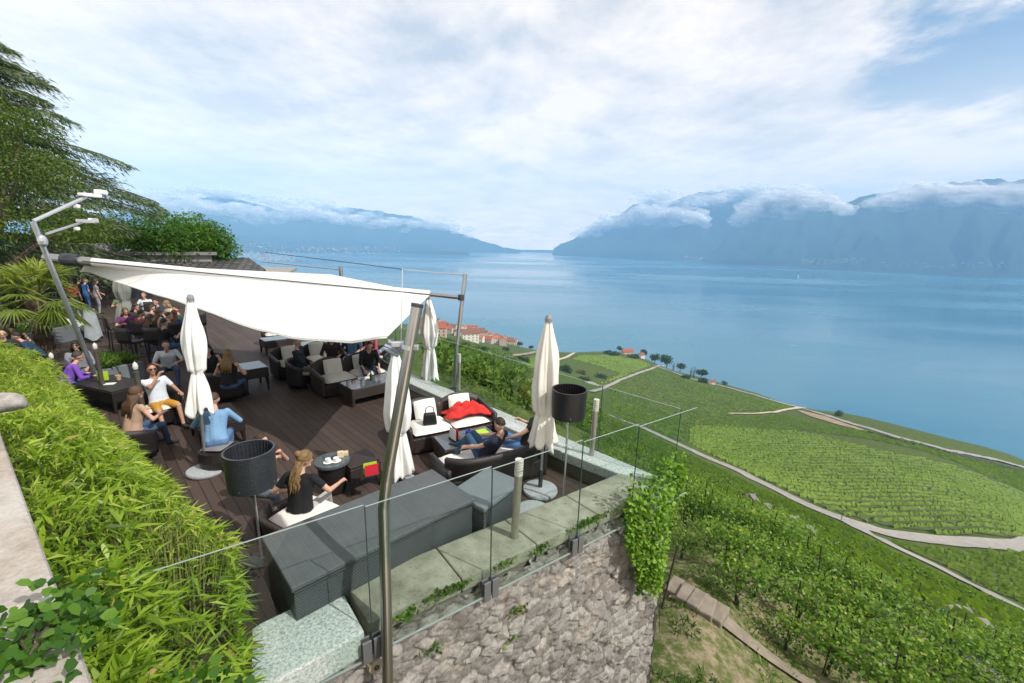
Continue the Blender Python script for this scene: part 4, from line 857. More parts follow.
# ------------------------------------------------------------------ trees round the terrace
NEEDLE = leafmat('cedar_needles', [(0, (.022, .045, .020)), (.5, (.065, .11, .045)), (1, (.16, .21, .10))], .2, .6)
MID = leafmat('broad_leaves_mid', [(0, (.035, .07, .01)), (.5, (.085, .14, .02)), (1, (.17, .22, .045))], .35)
def cedar():
    base = toward(-30, 232, 36, 0); t = thing('cedar_tree', 'tall spreading cedar with layered drooping branches at the left edge', 'tree', base)
    C = []; D = []; TT = []; S = []; br = MB(); H = 14.6
    br.tube([(0, 0, -.3), (.2, .1, 5), (.1, .3, 10), (0, 0, H)], [.55, .42, .28, .05], 9)
    for i in range(118):
        z = 1.8+(H-2.4)*(i/117)**.9; f = (z-1.8)/(H-1.8)
        L = (8.6*(1-f)**.6+1.2)*rng.uniform(.72, 1.05)*(1. if z > 4 else .85); a = rng.uniform(-2.6, 2.6)+rad(-42); ca, sa = math.cos(a), math.sin(a)
        rise = .22*L*(1-f*.3); pts = []
        for k in range(7):
            q = k/6; pts.append(Vector((ca*L*q, sa*L*q, z+rise*q*(1.2-q)*1.2-.12*L*q*q)))
        br.tube(pts, [.11*(1-q/7)*(1-.6*f)+.012 for q in range(7)], 5, False)
        m = int(900*L/6); q = rng.random(m)**.62*.93+.07; side = rng.normal(size=m)*.25*L*(q*(1.15-q)*2.2+.08)
        idx = q*6; b = np.array([tuple(p) for p in pts]); P = np.stack([np.interp(idx, range(7), b[:, j]) for j in range(3)], 1)
        P = P+np.c_[-sa*side, ca*side, -np.abs(side)*.16-rng.random(m)*.16]
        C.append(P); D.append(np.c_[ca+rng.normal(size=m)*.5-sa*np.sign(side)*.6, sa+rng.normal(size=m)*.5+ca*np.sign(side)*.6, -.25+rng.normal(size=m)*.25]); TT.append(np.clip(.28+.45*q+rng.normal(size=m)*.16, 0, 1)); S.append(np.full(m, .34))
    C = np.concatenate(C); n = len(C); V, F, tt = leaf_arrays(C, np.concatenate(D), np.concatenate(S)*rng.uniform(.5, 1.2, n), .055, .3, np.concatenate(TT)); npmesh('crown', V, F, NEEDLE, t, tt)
    br.build('trunk', mat('cedar_bark', (.16, .14, .12), .95, var=.5, scale=3, bmp=.6), t)
cedar()
def broad(label, base, lobes, n, ls, m, tr=.25, name='broadleaf_tree', tone=.5, cat='tree', hb=3):
    t = thing(name, label, cat, base); V, F, tt = crown_leaves(lobes, n, ls, tone, .45); npmesh('crown', V, F, m, t, tt)
    k = MB(); top = max(l[0][2] for l in lobes); k.tube([(0, 0, -.5), (.1, 0, hb*.5), (0, .1, top)], [tr, tr*.8, tr*.2], 8)
    for l in lobes: k.tube([(0, 0, hb*.6), tuple(Vector(l[0])*.6+Vector((0, 0, hb*.3))), l[0]], [tr*.5, tr*.3, .03], 6, False)
    k.build('trunk', BARK, t); return t
b_ = toward(-30, 240, 27, 0)
broad('yellow-green broadleaf tree in front of the cedar at the far left', b_, [((-.2, 0, 8.2), 2.4, 1.5), ((1.6, 1.0, 6.4), 1.9, 1.1), ((.8, -1, 4.4), 2.1, 1.2), ((2.4, 1.6, 4.2), 1.5, .9), ((-1.6, 1, 9.6), 1.9, 1.2), ((1.8, 1.2, 8.0), 1.3, .7)], 20000, .13, MID, .26)
for i, (px, py, r_, rr, rz, lb) in enumerate([(168, 262, 40, 1.9, 2.1, 'left round bright green tree behind the tiled roof'), (190, 262, 42, 2.2, 2.3, 'middle round bright green tree behind the tiled roof, the fullest'), (213, 264, 41, 1.8, 1.75, 'right round bright green tree at the end of the tiled roof'), (78, 252, 46, 2.6, 1.5, 'dark green low tree behind the annex at left'), (108, 252, 48, 2.4, 1.4, 'dark green low tree behind the annex roof boxes')]):
    p = toward(px, py, r_, -.5); zc = CAMH+r_*(toward(px, py, 1.)[2]-CAMH)
    top = zc+1.7; broad(lb, p, [((rng.normal()*.5, rng.normal()*.5, top-p.z+rng.normal()*.25), rr*.8, rz*.85) for _ in range(3)]+[((s*rr*.55, s*.4, top-p.z-.6), rr*.6, rz*.6) for s in (-1, 1)], 5200, .22, CROWNB if i < 3 else MID, .16, 'round_tree', .6, hb=2)
# fan palm
def palm():
    base = at(47, 352, .3); t = thing('fan_palm', 'fan palm with shaggy brown trunk by the grey planters at left', 'palm tree', base)
    H = 1.85; k = MB(); pts = []; rs = []
    for i in range(15): z = i/14*H; pts.append((-.06*math.sin(z), .03*z, z-.2)); rs.append(.20+.035*(i % 2)+.03*(i/14))
    k.tube(pts, rs, 10); k.build('trunk', mat('palm_fibre', (.14, .10, .07), 1., var=.6, scale=12, bmp=.9), t)
    C = []; D = []; L = []; TT = []; st = MB()
    for i in range(40):
        a = i*2.4+rng.normal()*.2; e = rng.uniform(-.75, 1.25); ca, sa = math.cos(a), math.sin(a); l = rng.uniform(.65, .95)
        p0 = Vector((0, .05, H-.15)); p1 = p0+Vector((ca*math.cos(e), sa*math.cos(e), math.sin(e)))*l; st.tube([p0, (p0+p1)/2+Vector((0, 0, .05)), p1], .014, 4, False)
        ax = (p1-p0).normalized(); sd = Vector((-sa, ca, 0)); up = ax.cross(sd)
        for q in np.linspace(-1.9, 1.9, 22):
            d = ax*math.cos(q)+sd*math.sin(q)+Vector((0, 0, -.15)); C.append(p1); D.append(d); L.append(rng.uniform(.6, .8)*(1-.22*abs(q)/1.9)); TT.append(np.clip(.45+.3*math.sin(e)+rng.normal()*.15, 0, 1))
    V, F, tt = leaf_arrays(np.array([tuple(c) for c in C]), np.array([tuple(d) for d in D]), np.array(L), .055, .28, np.array(TT)); npmesh('crown', V, F, leafmat('palm_leaves', [(0, (.06, .09, .012)), (.5, (.15, .21, .03)), (1, (.30, .34, .07))], .35, .4), t, tt); st.build('leaf_stalks', mat('palm_stalk', (.2, .22, .06), .5), t)
palm()
C = np.c_[rng.uniform(-21, -12.5, 3000), rng.uniform(10, 18, 3000)]; k_ = (C[:, 0]*.6+C[:, 1]*.8 < 1.1) & (C[:, 0]*.6+C[:, 1]*.8 > -3); C = C[k_]
creeper('loose green shrubs growing on the lawn behind the palm', 'garden_shrub', np.c_[C, rng.uniform(0, .55, len(C))], rng.normal(size=(len(C), 3))*.6+[0, 0, 1], .28, MID, o=(-16, 12, 0))

# ------------------------------------------------------------------ sail awning and its masts
SAILM, nt, b = newmat('white_sailcloth'); b.inputs['Base Color'].default_value = (.80, .80, .78, 1); b.inputs['Roughness'].default_value = .8; bump(nt, b, noise(nt, 1.1, 3, .5, stretch=(1, 4, 4)), .35, .05)
tl = N(nt, 'ShaderNodeBsdfTranslucent'); tl.inputs[0].default_value = (.75, .75, .72, 1); mx = N(nt, 'ShaderNodeMixShader'); mx.inputs[0].default_value = .22; nt.links.new(b.outputs[0], mx.inputs[1]); nt.links.new(tl.outputs[0], mx.inputs[2]); nt.links.new(mx.outputs[0], nt.nodes['Material Output'].inputs[0])
RL = toward(46, 257.5, 15.6); RR = toward(430, 294.5, 11.1); RRE = toward(461, 297.5, 10.75)
t = thing('sail_awning', 'large white sail awning stretched over the terrace from a roller tube', 'awning', RL)
def w2(p): return Vector(p)-RL
dr = (RR-RL).normalized()
k = MB(); k.tube([w2(RL), w2(RL.lerp(RR, .12))], .11, 14); k.build('roller_end', STEEL, t)
k = MB(); k.tube([w2(RL.lerp(RR, .045)), w2(RL.lerp(RR, .085))], .15, 14); k.build('collar', DARKM, t)
k = MB(); k.tube([w2(RL.lerp(RR, .1)), w2(RR)], .10, 14); k.build('roller_tube', mat('roller_white', (.72, .72, .71), .5, var=.06), t)
k = MB(); k.tube([w2(RR), w2(RRE)], .055, 10); k.build('tube_spigot', STEEL, t)
CR = far(386, 338.5, 6.6); CL = toward(80, 272, 14.3)
RA = RL.lerp(RR, .1)
bott = [(80, 272), (92, 273), (120, 284), (150, 293), (175, 301), (200, 309), (230, 321), (260, 331), (290, 338), (325, 342), (352, 342.5), (386, 338.5)]
dB = np.linspace(0, 1, len(bott))
def depth_at(px): return float(np.interp(px, [80, 386], [14.3/1.27, 6.6]))
BP = [far(px, py, depth_at(px)) for px, py in bott]
# straighten into one smooth hanging edge curve in space
bx = np.array([tuple(p) for p in BP])
def near(u, v):
    i = u*(len(bx)-1); e = Vector([np.interp(i, range(len(bx)), bx[:, j]) for j in range(3)]); top = RA.lerp(RR, u)
    p = top.lerp(e, v); p.z -= .10*math.sin(PI*v)*math.sin(PI*min(u*1.05, 1))+.01*math.sin(u*40+v*3); return w2(p)
k = MB(); k.sheet(lambda u, v: near(u, v), 44, 18); k.build('front_panel', SAILM, t, smooth=True, solid=.012)
k = MB()
for uu in (.2, .4, .6, .8): k.tube([near(uu, v/16)+Vector((0, 0, .008)) for v in range(17)], .009, 4, False)
k.tube([near(u/30, .985)+Vector((0, 0, .008)) for u in range(31)], .012, 4, False); k.build('seam', mat('sail_seam', (.60, .60, .58), .9), t)
k = MB(); k.tube([w2(RL.lerp(RR, .1))+Vector((.02, -.10, .01)), w2(RR)+Vector((.02, -.10, .01))], .014, 6); k.build('tube_slot', DARKM, t)
FC = toward(331, 274.5, 14.5); FLc = toward(150, 266, 19)
def back(u, v):
    top = RA.lerp(RR, u); e = FLc.lerp(FC, min(u/.78, 1)) if u < .78 else FC.lerp(RR, (u-.78)/.22); p = top.lerp(e, v); p.z -= .06*math.sin(PI*v)*math.sin(PI*u); return w2(p)
k = MB(); k.sheet(back, 36, 10); k.build('rear_panel', SAILM, t, smooth=True, solid=.012)
def flap(u, v): a = CL.lerp(toward(150, 287, 13.2), u); bq = toward(92, 285, 13.2).lerp(toward(140, 296, 12.6), u); return w2(a.lerp(bq, v*.55*math.sin(PI*min(1, u+.2))))
# centre mast with its kink
mt = thing('steel_mast', 'kinked stainless steel mast standing in front of the wall, nearest the camera', 'mast', far(388, 720, 4.08))
o_ = mt.location.copy()
P = [far(388.5, 720, 4.08), far(386, 600, 4.06), far(383.5, 508, 4.04), far(386.5, 480, 4.02), far(402, 392, 3.92), far(417, 307, 3.82)]
k = MB(); k.tube([p-o_ for p in P], .052, 20); k.build('pole', STEEL, mt, smooth=False)
k = MB(); d_ = (P[5]-P[4]).normalized(); k.tube([P[5]-o_, P[5]-o_+d_*.03], .055, 20); k.build('end_cap', DARKM, mt)
cl = far(408, 347, 3.87); k = MB(); k.tube([cl-o_-d_*.018, cl-o_+d_*.018], .062, 20); cb_ = k.build('clamp_ring', GALV, mt)
k = MB(); k.box(cl-o_+Vector((.075, -.01, 0)), (.05, .05, .05)); k.box(cl-o_+Vector((-.10, .02, .02)), (.12, .05, .05), .3); k.build('cleat', GALV, cb_, bevel=.008)
for p in [P[-1]]: pass
rp = thing('mast_rope', 'thin rope running up from the steel mast clamp to the sail wires', 'rope', cl)
k = MB(); up_ = far(402.5, 268, 4.4); k.tube([(-.09, .03, 0), far(401, 345, 3.95)-cl, up_-cl], .005, 5); k.build('rope', mat('grey_rope', (.45, .46, .47), .8), rp)
k = MB(); k.tube([far(386, 338.5, 6.6)-cl, (-.1, .03, .02)], .006, 5); k.build('corner_line', mat('grey_rope', (.45, .46, .47), .8), rp)
k = MB()
for i in range(7): a = i*.9; q = far(393+rng.normal()*4, 345+rng.normal()*4, 3.98)-cl; k.tube([q, q+Vector((rng.normal()*.05, rng.normal()*.03, -.05)), q+Vector((rng.normal()*.07, rng.normal()*.04, rng.normal()*.04))], .016, 6)
k.build('rope_bundle', mat('blue_grey_rope', (.33, .37, .47), .85), rp)
# right mast on the right wall
mb_ = at(453.5, 388, .4); mtop = toward(465.3, 274, 10.9); t = thing('side_mast', 'slim leaning steel mast on the right wall carrying the roller tube end', 'mast', mb_)
k = MB(); k.tube([(0, 0, 0), (RRE-mb_)*.5*Vector((1, 1, 1)).x, mtop-mb_], [.05, .05, .05], 12); k.build('pole', STEEL, t)
k = MB(); k.lathe([(.11, 0), (.11, .02), (.055, .03)], 14); k.build('foot_plate', DARKM, t)
k = MB(); q = RRE-mb_; k.tube([q-Vector((0, 0, .07)), q+Vector((0, 0, .07))], .075, 12); k.build('bracket', DARKM, t)
q0 = far(458, 274.5, mtop.dot(Vector(_FW))); k = MB(); rod_e = toward(404, 269.5, 11.5); k.tube([mtop-mb_-Vector((0, 0, .03)), rod_e-mb_], .015, 8); k.build('top_rod', GALV, t)
k = MB(); k.tube([rod_e-mb_, toward(345, 262, 14)-mb_, toward(262, 252, 20)-mb_], .012, 5); k.build('stay_wire', DARKM, t)
# far short mast behind the sail
p = toward(341.5, 282, 15.5); t = thing('short_mast', 'short steel mast top standing up behind the white sail', 'mast', (p.x, p.y, 0)); z_ = toward(341.5, 266, 15.5).z
k = MB(); k.tube([(0, 0, 0), (0, 0, z_)], .06, 10); k.build('pole', STEEL, t)
k = MB(); e = toward(262, 261.5, 18)-Vector((p.x, p.y, 0)); k.tube([(0, 0, z_-.12), e], .022, 6); k.build('top_rod', GALV, t)
# left mast with two arms and white floodlights
lb_ = at(103, 394, .0); ltop = toward(33, 222, 13.6); t = thing('floodlight_mast', 'leaning steel mast at left with two arms carrying white floodlights', 'mast', lb_)
k = MB(); k.tube([(0, 0, 0), ltop-lb_], .048, 14); k.build('pole', GALV, t)
for a, bq, ca in [((33.5, 221), (86, 197), 'upper'), ((46, 234), (83, 222), 'lower')]:
    pa, pb = toward(*a, 13.6 if ca == 'upper' else 13.8), toward(*bq, 14.2 if ca == 'upper' else 14.8)
    k = MB(); k.tube([pa-lb_, pb-lb_], .036 if ca == 'upper' else .026, 10); ar = k.build('arm', GALV, t)
    k = MB(); d = (pb-pa).normalized(); k.box(pb-lb_+d*.1, (.40, .18, .075), math.atan2(d.y, d.x)); k.box(pb-lb_-d*.25-Vector((0, 0, .1)), (.10, .08, .08)); k.box(pb-lb_+d*.38-Vector((0, 0, .04)), (.22, .17, .1), math.atan2(d.y, d.x)+.4); k.build('floodlight', mat('white_plastic', (.75, .75, .74), .4, var=.06), ar, bevel=.02)
k = MB(); q = toward(42.5, 241, 13.55)-lb_; k.ell(q, (.085, .085, .13), 10); k.build('motor_housing', GALV, t)

# ------------------------------------------------------------------ closed parasols
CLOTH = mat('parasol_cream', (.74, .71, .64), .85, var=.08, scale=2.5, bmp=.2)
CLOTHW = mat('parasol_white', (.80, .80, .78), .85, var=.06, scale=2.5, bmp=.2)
CLOTH_SHADE = mat('parasol_shade_tone', (.22, .23, .205), .85, var=.1, scale=2.5, bmp=.2)  # shade under the sail corner put into this cloth colour
def parasol(label, loc, ztop, ztie, zhem, m, r=.2, base=True, lean=(0, 0), seed=0, flare=1.):
    t = thing('parasol', label, 'parasol', loc, seed*1.1, 'closed parasols'); t.rotation_euler = (lean[0], lean[1], seed*1.1)
    k = MB(); k.tube([(0, 0, .02), (0, 0, ztop+.02)], .026, 10); k.build('pole', GALV if base else DARKM, t)
    nz = 46; na = 56; V = []; rr = random.Random(seed); ph = [rr.uniform(0, 6) for _ in range(6)]
    for i in range(nz):
        z = ztop-(ztop-zhem)*i/(nz-1); 
        if z > ztie: q = (ztop-z)/(ztop-ztie); R = .045+r*.72*math.sin(min(q*1.25, 1)*PI/2)-r*.22*max(0, q-.72)/.28; pl = .32
        else: q = (ztie-z)/(ztie-zhem); R = r*.5+r*.75*flare*q**.8; pl = .20+.25*q
        for j in range(na):
            a = 2*PI*j/na; w_ = math.sin(a*6+ph[0]+.9*math.sin(z*1.3+ph[1]))*.6+math.sin(a*11+ph[2]+z*.9)*.4
            R *= 1+.022*math.sin(z*7+a*4+ph[5])+.018*math.sin(a*19+z*2.6); zz_ = z-(.10*flare*max(0, math.sin(a*3+ph[3]))+.06*math.sin(a*7+ph[4]))*(max(0, i-nz*.75)/(nz*.25)); s_ = R*(1+pl*w_)
            V.append((s_*math.cos(a), s_*math.sin(a), zz_))
    F = [(i*na+j, i*na+(j+1) % na, (i+1)*na+(j+1) % na, (i+1)*na+j) for i in range(nz-1) for j in range(na)]+[tuple(range(na))]
    k = MB(); k.add(V, [f[::-1] for f in F]); k.build('canopy', m, t, smooth=True, solid=.006)
    k = MB(); k.lathe([(r*.60, ztie-.025), (r*.62, ztie), (r*.60, ztie+.025)], 24, close=False); k.build('tie_strap', m, t)
    k = MB(); k.lathe([(.05, ztop-.02), (.055, ztop+.05), (.035, ztop+.10), (.0, ztop+.11)], 12); k.build('finial', mat('grey_finial', (.25, .26, .28), .5), t)
    if base:
        k = MB(); k.lathe([(.28, .0), (.29, .03), (.28, .06), (.06, .08), (.04, .09)], 32); k.build('base', mat('granite_base', (.42, .45, .47), .8, scale=40, var=.35), t)
        k = MB(); k.tube([(0, 0, .06), (0, 0, .4)], .036, 12); k.build('sleeve', DARKM, t)
    return t
parasol('cream closed parasol on a round stone base beside the front corner lamp', at(540, 491.5), 2.86, 1.42, .90, CLOTH, .19, True, (0, .012), 1, .8)
parasol('white closed parasol behind the kinked steel mast, its hem near the floor', at(401, 485), 2.25, .95, .22, CLOTHW, .19, True, (0, .02), 2, .55)
parasol('white closed parasol by the right wall between sail corner and slim mast', at(430, 392, 0), 2.55, 1.25, .38, CLOTHW, .21, True, (0, 0), 3, .5)
parasol('white closed parasol at left among the seated guests, standing by the hedge', at(206, 472), 2.97, 1.80, 1.14, CLOTHW, .14, True, (0, -.05), 4, .95)
parasol('closed parasol under the left sail corner, coloured grey-green for its shade', at(131, 340), 2.75, 1.55, .8, CLOTH_SHADE, .24, False, (0, 0), 5, 1.)

# ------------------------------------------------------------------ lamps
def floor_lamp(label, loc, zs, h, R, m):
    t = thing('floor_lamp', label, 'floor lamp', loc, 0, 'wicker floor lamps')
    k = MB(); n = 48
    def wv(a, q): return 1
    prof = [(R*.95, zs), (R, zs+h), (R-.02, zs+h), (R*.95-.02, zs)]; k.lathe(prof, n, close=True); k.build('shade', m, t)
    k = MB()
    for j in range(36): a = 2*PI*j/36; k.tube([((R*.95-.025)*math.cos(a), (R*.95-.025)*math.sin(a), zs+.01), ((R-.025)*math.cos(a), (R-.025)*math.sin(a), zs+h-.01)], .007, 4)
    k.build('shade_ribs', m, t)
    k = MB(); k.tube([(0, 0, .02), (0, 0, zs+h*.5)], .016, 10)
    for a in (0, PI/2): k.tube([(R*.97*math.cos(a), R*.97*math.sin(a), zs+h*.12), (-R*.97*math.cos(a), -R*.97*math.sin(a), zs+h*.12)], .006, 5)
    k.build('pole', GALV, t); k = MB(); k.lathe([(.16, 0), (.17, .02), (.03, .03)], 24); k.build('base', DARKM, t)
def shade_mat(name, c):
    m, nt, b = newmat(name); tc = N(nt, 'ShaderNodeTexCoord'); sp = N(nt, 'ShaderNodeSeparateXYZ'); nt.links.new(tc.outputs['Object'], sp.inputs[0])
    a = mth(nt, 'ARCTAN2', sp.outputs[1], sp.outputs[0]); cv = N(nt, 'ShaderNodeCombineXYZ'); nt.links.new(mth(nt, 'MULTIPLY', a, .30), cv.inputs[0]); nt.links.new(sp.outputs[2], cv.inputs[1])
    br = N(nt, 'ShaderNodeTexBrick'); br.inputs['Scale'].default_value = 1; br.inputs['Brick Width'].default_value = .05; br.inputs['Row Height'].default_value = .016; br.inputs['Mortar Size'].default_value = .0025; br.inputs['Color1'].default_value = (*c, 1); br.inputs['Color2'].default_value = (*[x*1.6 for x in c], 1); br.inputs['Mortar'].default_value = (.004, .004, .005, 1); nt.links.new(cv.outputs[0], br.inputs[0])
    nt.links.new(br.outputs[0], b.inputs[0]); b.inputs['Roughness'].default_value = .4; bump(nt, b, br.outputs['Fac'], -.7, .006); return m
floor_lamp('big dark grey wicker drum lamp beside the woman with the blonde braid', at(262, 560), 1.06, .47, .275, shade_mat('wicker_slate', (.030, .034, .042)))
floor_lamp('black drum floor lamp at the right front corner against the vineyards', at(563, 505), 1.50, .43, .262, shade_mat('wicker_black', (.012, .010, .013)))
BOLL = mat('bollard_steel', (.50, .47, .42), .4, .8, var=.2, scale=4, bmp=.05)
def bollard(label, loc, h, r=.05, pointy=False, lean=(0, 0), m=None):
    t = thing('bollard_light', label, 'bollard light', loc, 0, 'bollard lights'); t.rotation_euler = (*lean, 0)
    k = MB(); k.tube([(0, 0, 0), (0, 0, h-.2)], r, 16); k.build('post', m or BOLL, t)
    k = MB()
    if pointy: k.lathe([(r*.8, h-.15), (r*1.0, h-.10), (r*.8, h-.05), (0.0, h)], 14); k.build('lamp_head', mat('opal_glass', (.75, .74, .68), .4, var=.05), t)
    else:
        k.lathe([(r*.8, h-.2), (r*.8, h-.02)], 16); k.build('lens', mat('opal_glass', (.75, .74, .68), .4), t)
        q = MB()
        for i in range(5): q.lathe([(r*1.1, h-.195+i*.035), (r*1.1, h-.18+i*.035)], 16)
        q.lathe([(r*1.1, h-.02), (r*1.1, h+.01)], 16); q.build('louvre', mat('louvre_pale', (.68, .65, .58), .4, .2), t)
bollard('louvred steel bollard light on the front wall coping', at(514.5, 537, .4), 1.06, .048, lean=(0, .03))
bollard('tall pale bollard light on the right wall near the black lamp', at(591.5, 455, .4), 1.03, .045, lean=(0, .02))
bollard('bollard light on the right wall just right of the slim mast', at(459, 390, .4), .92, .04, lean=(0, .01))
DPOST = mat('dark_bronze_post', (.16, .14, .12), .5, .6)
bollard('dark garden light post with pale head right of the floodlight mast, foremost', at(146, 428, .3), 1.35, .045, True, m=DPOST)
bollard('dark garden light post with pale head by the woman in sunglasses', at(105, 398, .2), 1.35, .045, True, m=DPOST)
bollard('dark garden light post far left behind the seated group', at(8, 345, .5), 1.4, .05, True, m=DPOST)
bollard('dark garden light post beside the person in purple', at(59, 392, .2), 1.0, .045, True, m=DPOST)
# ------------------------------------------------------------------ furniture
RAT = weave('rattan_brown', (.045, .032, .028), 22.); RATD = weave('rattan_black', (.022, .018, .018), 22.); RATG = weave('rattan_slate', (.075, .085, .095), 26.)
CUSH = mat('cushion_white', (.78, .76, .72), .9, var=.06, scale=3, bmp=.25); CUSHB = mat('cushion_beige', (.66, .63, .57), .9, var=.08, scale=3, bmp=.25)
def glass_top(name='glass_top_mat'):
    return mat('table_glass_top', (.10, .115, .13), .08, 0, var=.15, scale=2, bmp=0, spec=.8)
GT = glass_top()
def yaw(d): return math.atan2(d.y, d.x)-PI/2          # local +y points along d
def soft_box(k, c, d, rz=0):
    """puffed cushion"""
    def f(u, v):
        return None
    n = 10; V = []; o = len(k.v)
    for s in (1, -1):
        for i in range(n+1):
            for j in range(n+1):
                x, y = i/n*2-1, j/n*2-1; h = (max(0, 1-x**4)*max(0, 1-y**4))**.5
                px, py = x*(1-.06*(1-abs(y))*0-.05*y*y)*d[0]/2, y*(1-.05*x*x)*d[1]/2
                V.append((px, py, s*(h*.8+.2*(h > 0))*d[2]/2))
    cr, sr = math.cos(rz), math.sin(rz); m = (n+1)**2
    F = [(i*(n+1)+j, (i+1)*(n+1)+j, (i+1)*(n+1)+j+1, i*(n+1)+j+1) for i in range(n) for j in range(n)]
    F += [tuple(m+q for q in f_[::-1]) for f_ in F]
    return V, F
def cushion(name, parent, c, d, m, rot=(0, 0, 0)):
    k = MB(); V, F = soft_box(k, c, d); R = (Matrix.Rotation(rot[2], 3, 'Z') @ Matrix.Rotation(rot[1], 3, 'Y') @ Matrix.Rotation(rot[0], 3, 'X'))
    k.add([Vector(c)+R @ Vector(v) for v in V], F); return k.build(name, m, parent, smooth=True)
def sofa(label, loc, d, W=1.75, D=.85, seats=2, cm=CUSH, rm=RAT, hb=.82, ha=.58, pil=True, seatcush=True, group='rattan sofas', arched=True):
    t = thing('rattan_sofa', label, 'sofa', loc, yaw(d), group)
    k = MB(); k.box((0, 0, .19), (W-.1, D-.08, .30), top=1.03); k.build('base', rm, t, bevel=.02)
    # curved back, one arch per seat, wrapping into the arms
    def shell(u, v, off):
        a = u*2-1; x = a*W/2; ya = -D/2+.02
        seg = (u*seats) % 1.0 if u < 1 else 1.0
        top = hb*(.80+.20*math.sin(PI*seg)**.7) if arched else hb
        y = ya+(.10 if arched else .26)*abs(a)**4
        return Vector((x*(1+.02*v), y-off-.10*v, .06+(top-.06)*v))
    k = MB(); nu, nv = 24*seats, 6
    k.sheet(lambda u, v: shell(u, v, 0), nu, nv); k.build('back', rm, t, smooth=True, solid=.06)
    for s in (-1, 1):
        k = MB(); k.sheet(lambda u, v: Vector((s*(W/2+.02*v), -D/2+u*D, .05+((hb*.80)*(1-u)**1.2+ha*(1-(1-u)**1.2)-.05)*v)), 10, 5); k.build('arm', rm, t, smooth=True, solid=.07)
    if seatcush:
        for i in range(seats): cushion('seat_cushion', t, (-W/2+.06+(i+.5)*(W-.12)/seats, .03, .40), ((W-.12)/seats-.01, D-.12, .15), cm)
    if pil:
        for i in range(seats): cushion('back_cushion', t, (-W/2+.12+(i+.5)*(W-.24)/seats, -D/2+.16, .62), (.48, .46, .15), cm, (rad(-72), 0, rng.normal()*.06))
    return t
def tub_chair(label, loc, d, W=.68, hb=.74, rm=RATD, cm=CUSHB, cush=True, group='rattan tub chairs'):
    t = thing('tub_chair', label, 'armchair', loc, yaw(d), group)
    k = MB(); k.lathe([(W*.36, .10), (W*.42, .36), (W*.30, .37)], 20); k.build('seat', rm, t)
    def sh(u, v):
        a = rad(-225+u*270) if False else rad(-20-u*140-0); a = rad(20)-u*rad(220); w_ = abs(u*2-1)
        top = hb*(1-.22*w_**2.2); return Vector((W/2*math.cos(a)*(1+.06*v), W/2*math.sin(a)*(1+.06*v)*.98, .08+(top-.08)*v))
    k = MB(); k.sheet(sh, 26, 6); k.build('backrest', rm, t, smooth=True, solid=.045)
    for sx in (-1, 1):
        for sy in (-1, 1): k = MB(); k.tube([(sx*W*.28, sy*W*.26, .12), (sx*W*.31, sy*W*.30, 0)], [.022, .018], 8); k.build('leg', DARKM, t)
    if cush: cushion('seat_cushion', t, (0, .02, .41), (W*.74, W*.7, .11), cm)
    return t
def bar_chair(label, loc, d, h=.78):
    t = thing('bar_chair', label, 'bar chair', loc, yaw(d), 'high rattan bar chairs')
    k = MB(); k.box((0, 0, h), (.48, .46, .07)); k.build('seat', RATD, t, bevel=.015)
    k = MB(); k.sheet(lambda u, v: Vector(((u-.5)*.50, -.22-.05*v-.03*math.sin(PI*u), h+v*.46)), 8, 4); k.build('backrest', RATD, t, smooth=True, solid=.04)
    for sx in (-1, 1):
        for sy in (-1, 1): k = MB(); k.tube([(sx*.2, sy*.19, h-.02), (sx*.23, sy*.22, 0)], .02, 8); k.build('leg', RATD, t)
    k = MB()
    for s in (-1, 1): k.tube([(-.22, s*.21, .28), (.22, s*.21, .28)], .012, 6); k.tube([(s*.22, -.21, .3), (s*.22, .21, .3)], .012, 6)
    k.build('footrest', DARKM, t); return t
def low_table(label, loc, rz, L, W, h=.45, rm=RAT, group='low rattan tables', glass=True):
    t = thing('low_table', label, 'table', loc, rz, group)
    k = MB(); k.box((0, 0, h-.14), (L, W, .24), top=1.0); k.build('apron', rm, t, bevel=.01)
    for sx in (-1, 1):
        for sy in (-1, 1): k = MB(); k.tube([(sx*(L/2-.05), sy*(W/2-.05), h-.24), (sx*(L/2-.03), sy*(W/2-.03), 0)], [.05, .022], 8); k.build('leg', rm, t)
    k = MB(); k.box((0, 0, h+.0), (L-.02, W-.02, .025)); k.build('glass_top' if glass else 'table_top', GT if glass else rm, t, bevel=.004); return t
def high_table(label, loc, h=1.02, R=.38):
    t = thing('bar_table', label, 'bar table', loc, 0, 'round bar tables')
    k = MB(); k.lathe([(R, h-.04), (R, h)], 28); k.build('table_top', RATD, t); k = MB(); k.tube([(0, 0, .03), (0, 0, h-.04)], .04, 10); k.build('pole', DARKM, t); k = MB(); k.lathe([(.26, 0), (.26, .03), (.05, .05)], 20); k.build('base', DARKM, t); return t
def round_table(label, loc, h=.55, R=.26):
    t = thing('side_table', label, 'side table', loc, 0, 'round rattan side tables')
    k = MB(); k.lathe([(R*.62, 0), (R*.7, .05), (R*.86, h-.06), (R*.95, h-.04)], 24); k.build('body', RATD, t); k = MB(); k.lathe([(R, h-.04), (R, h)], 32); k.build('glass_top', GT, t); return t
DK = weave('rattan_cover', (.085, .095, .105), 24.)
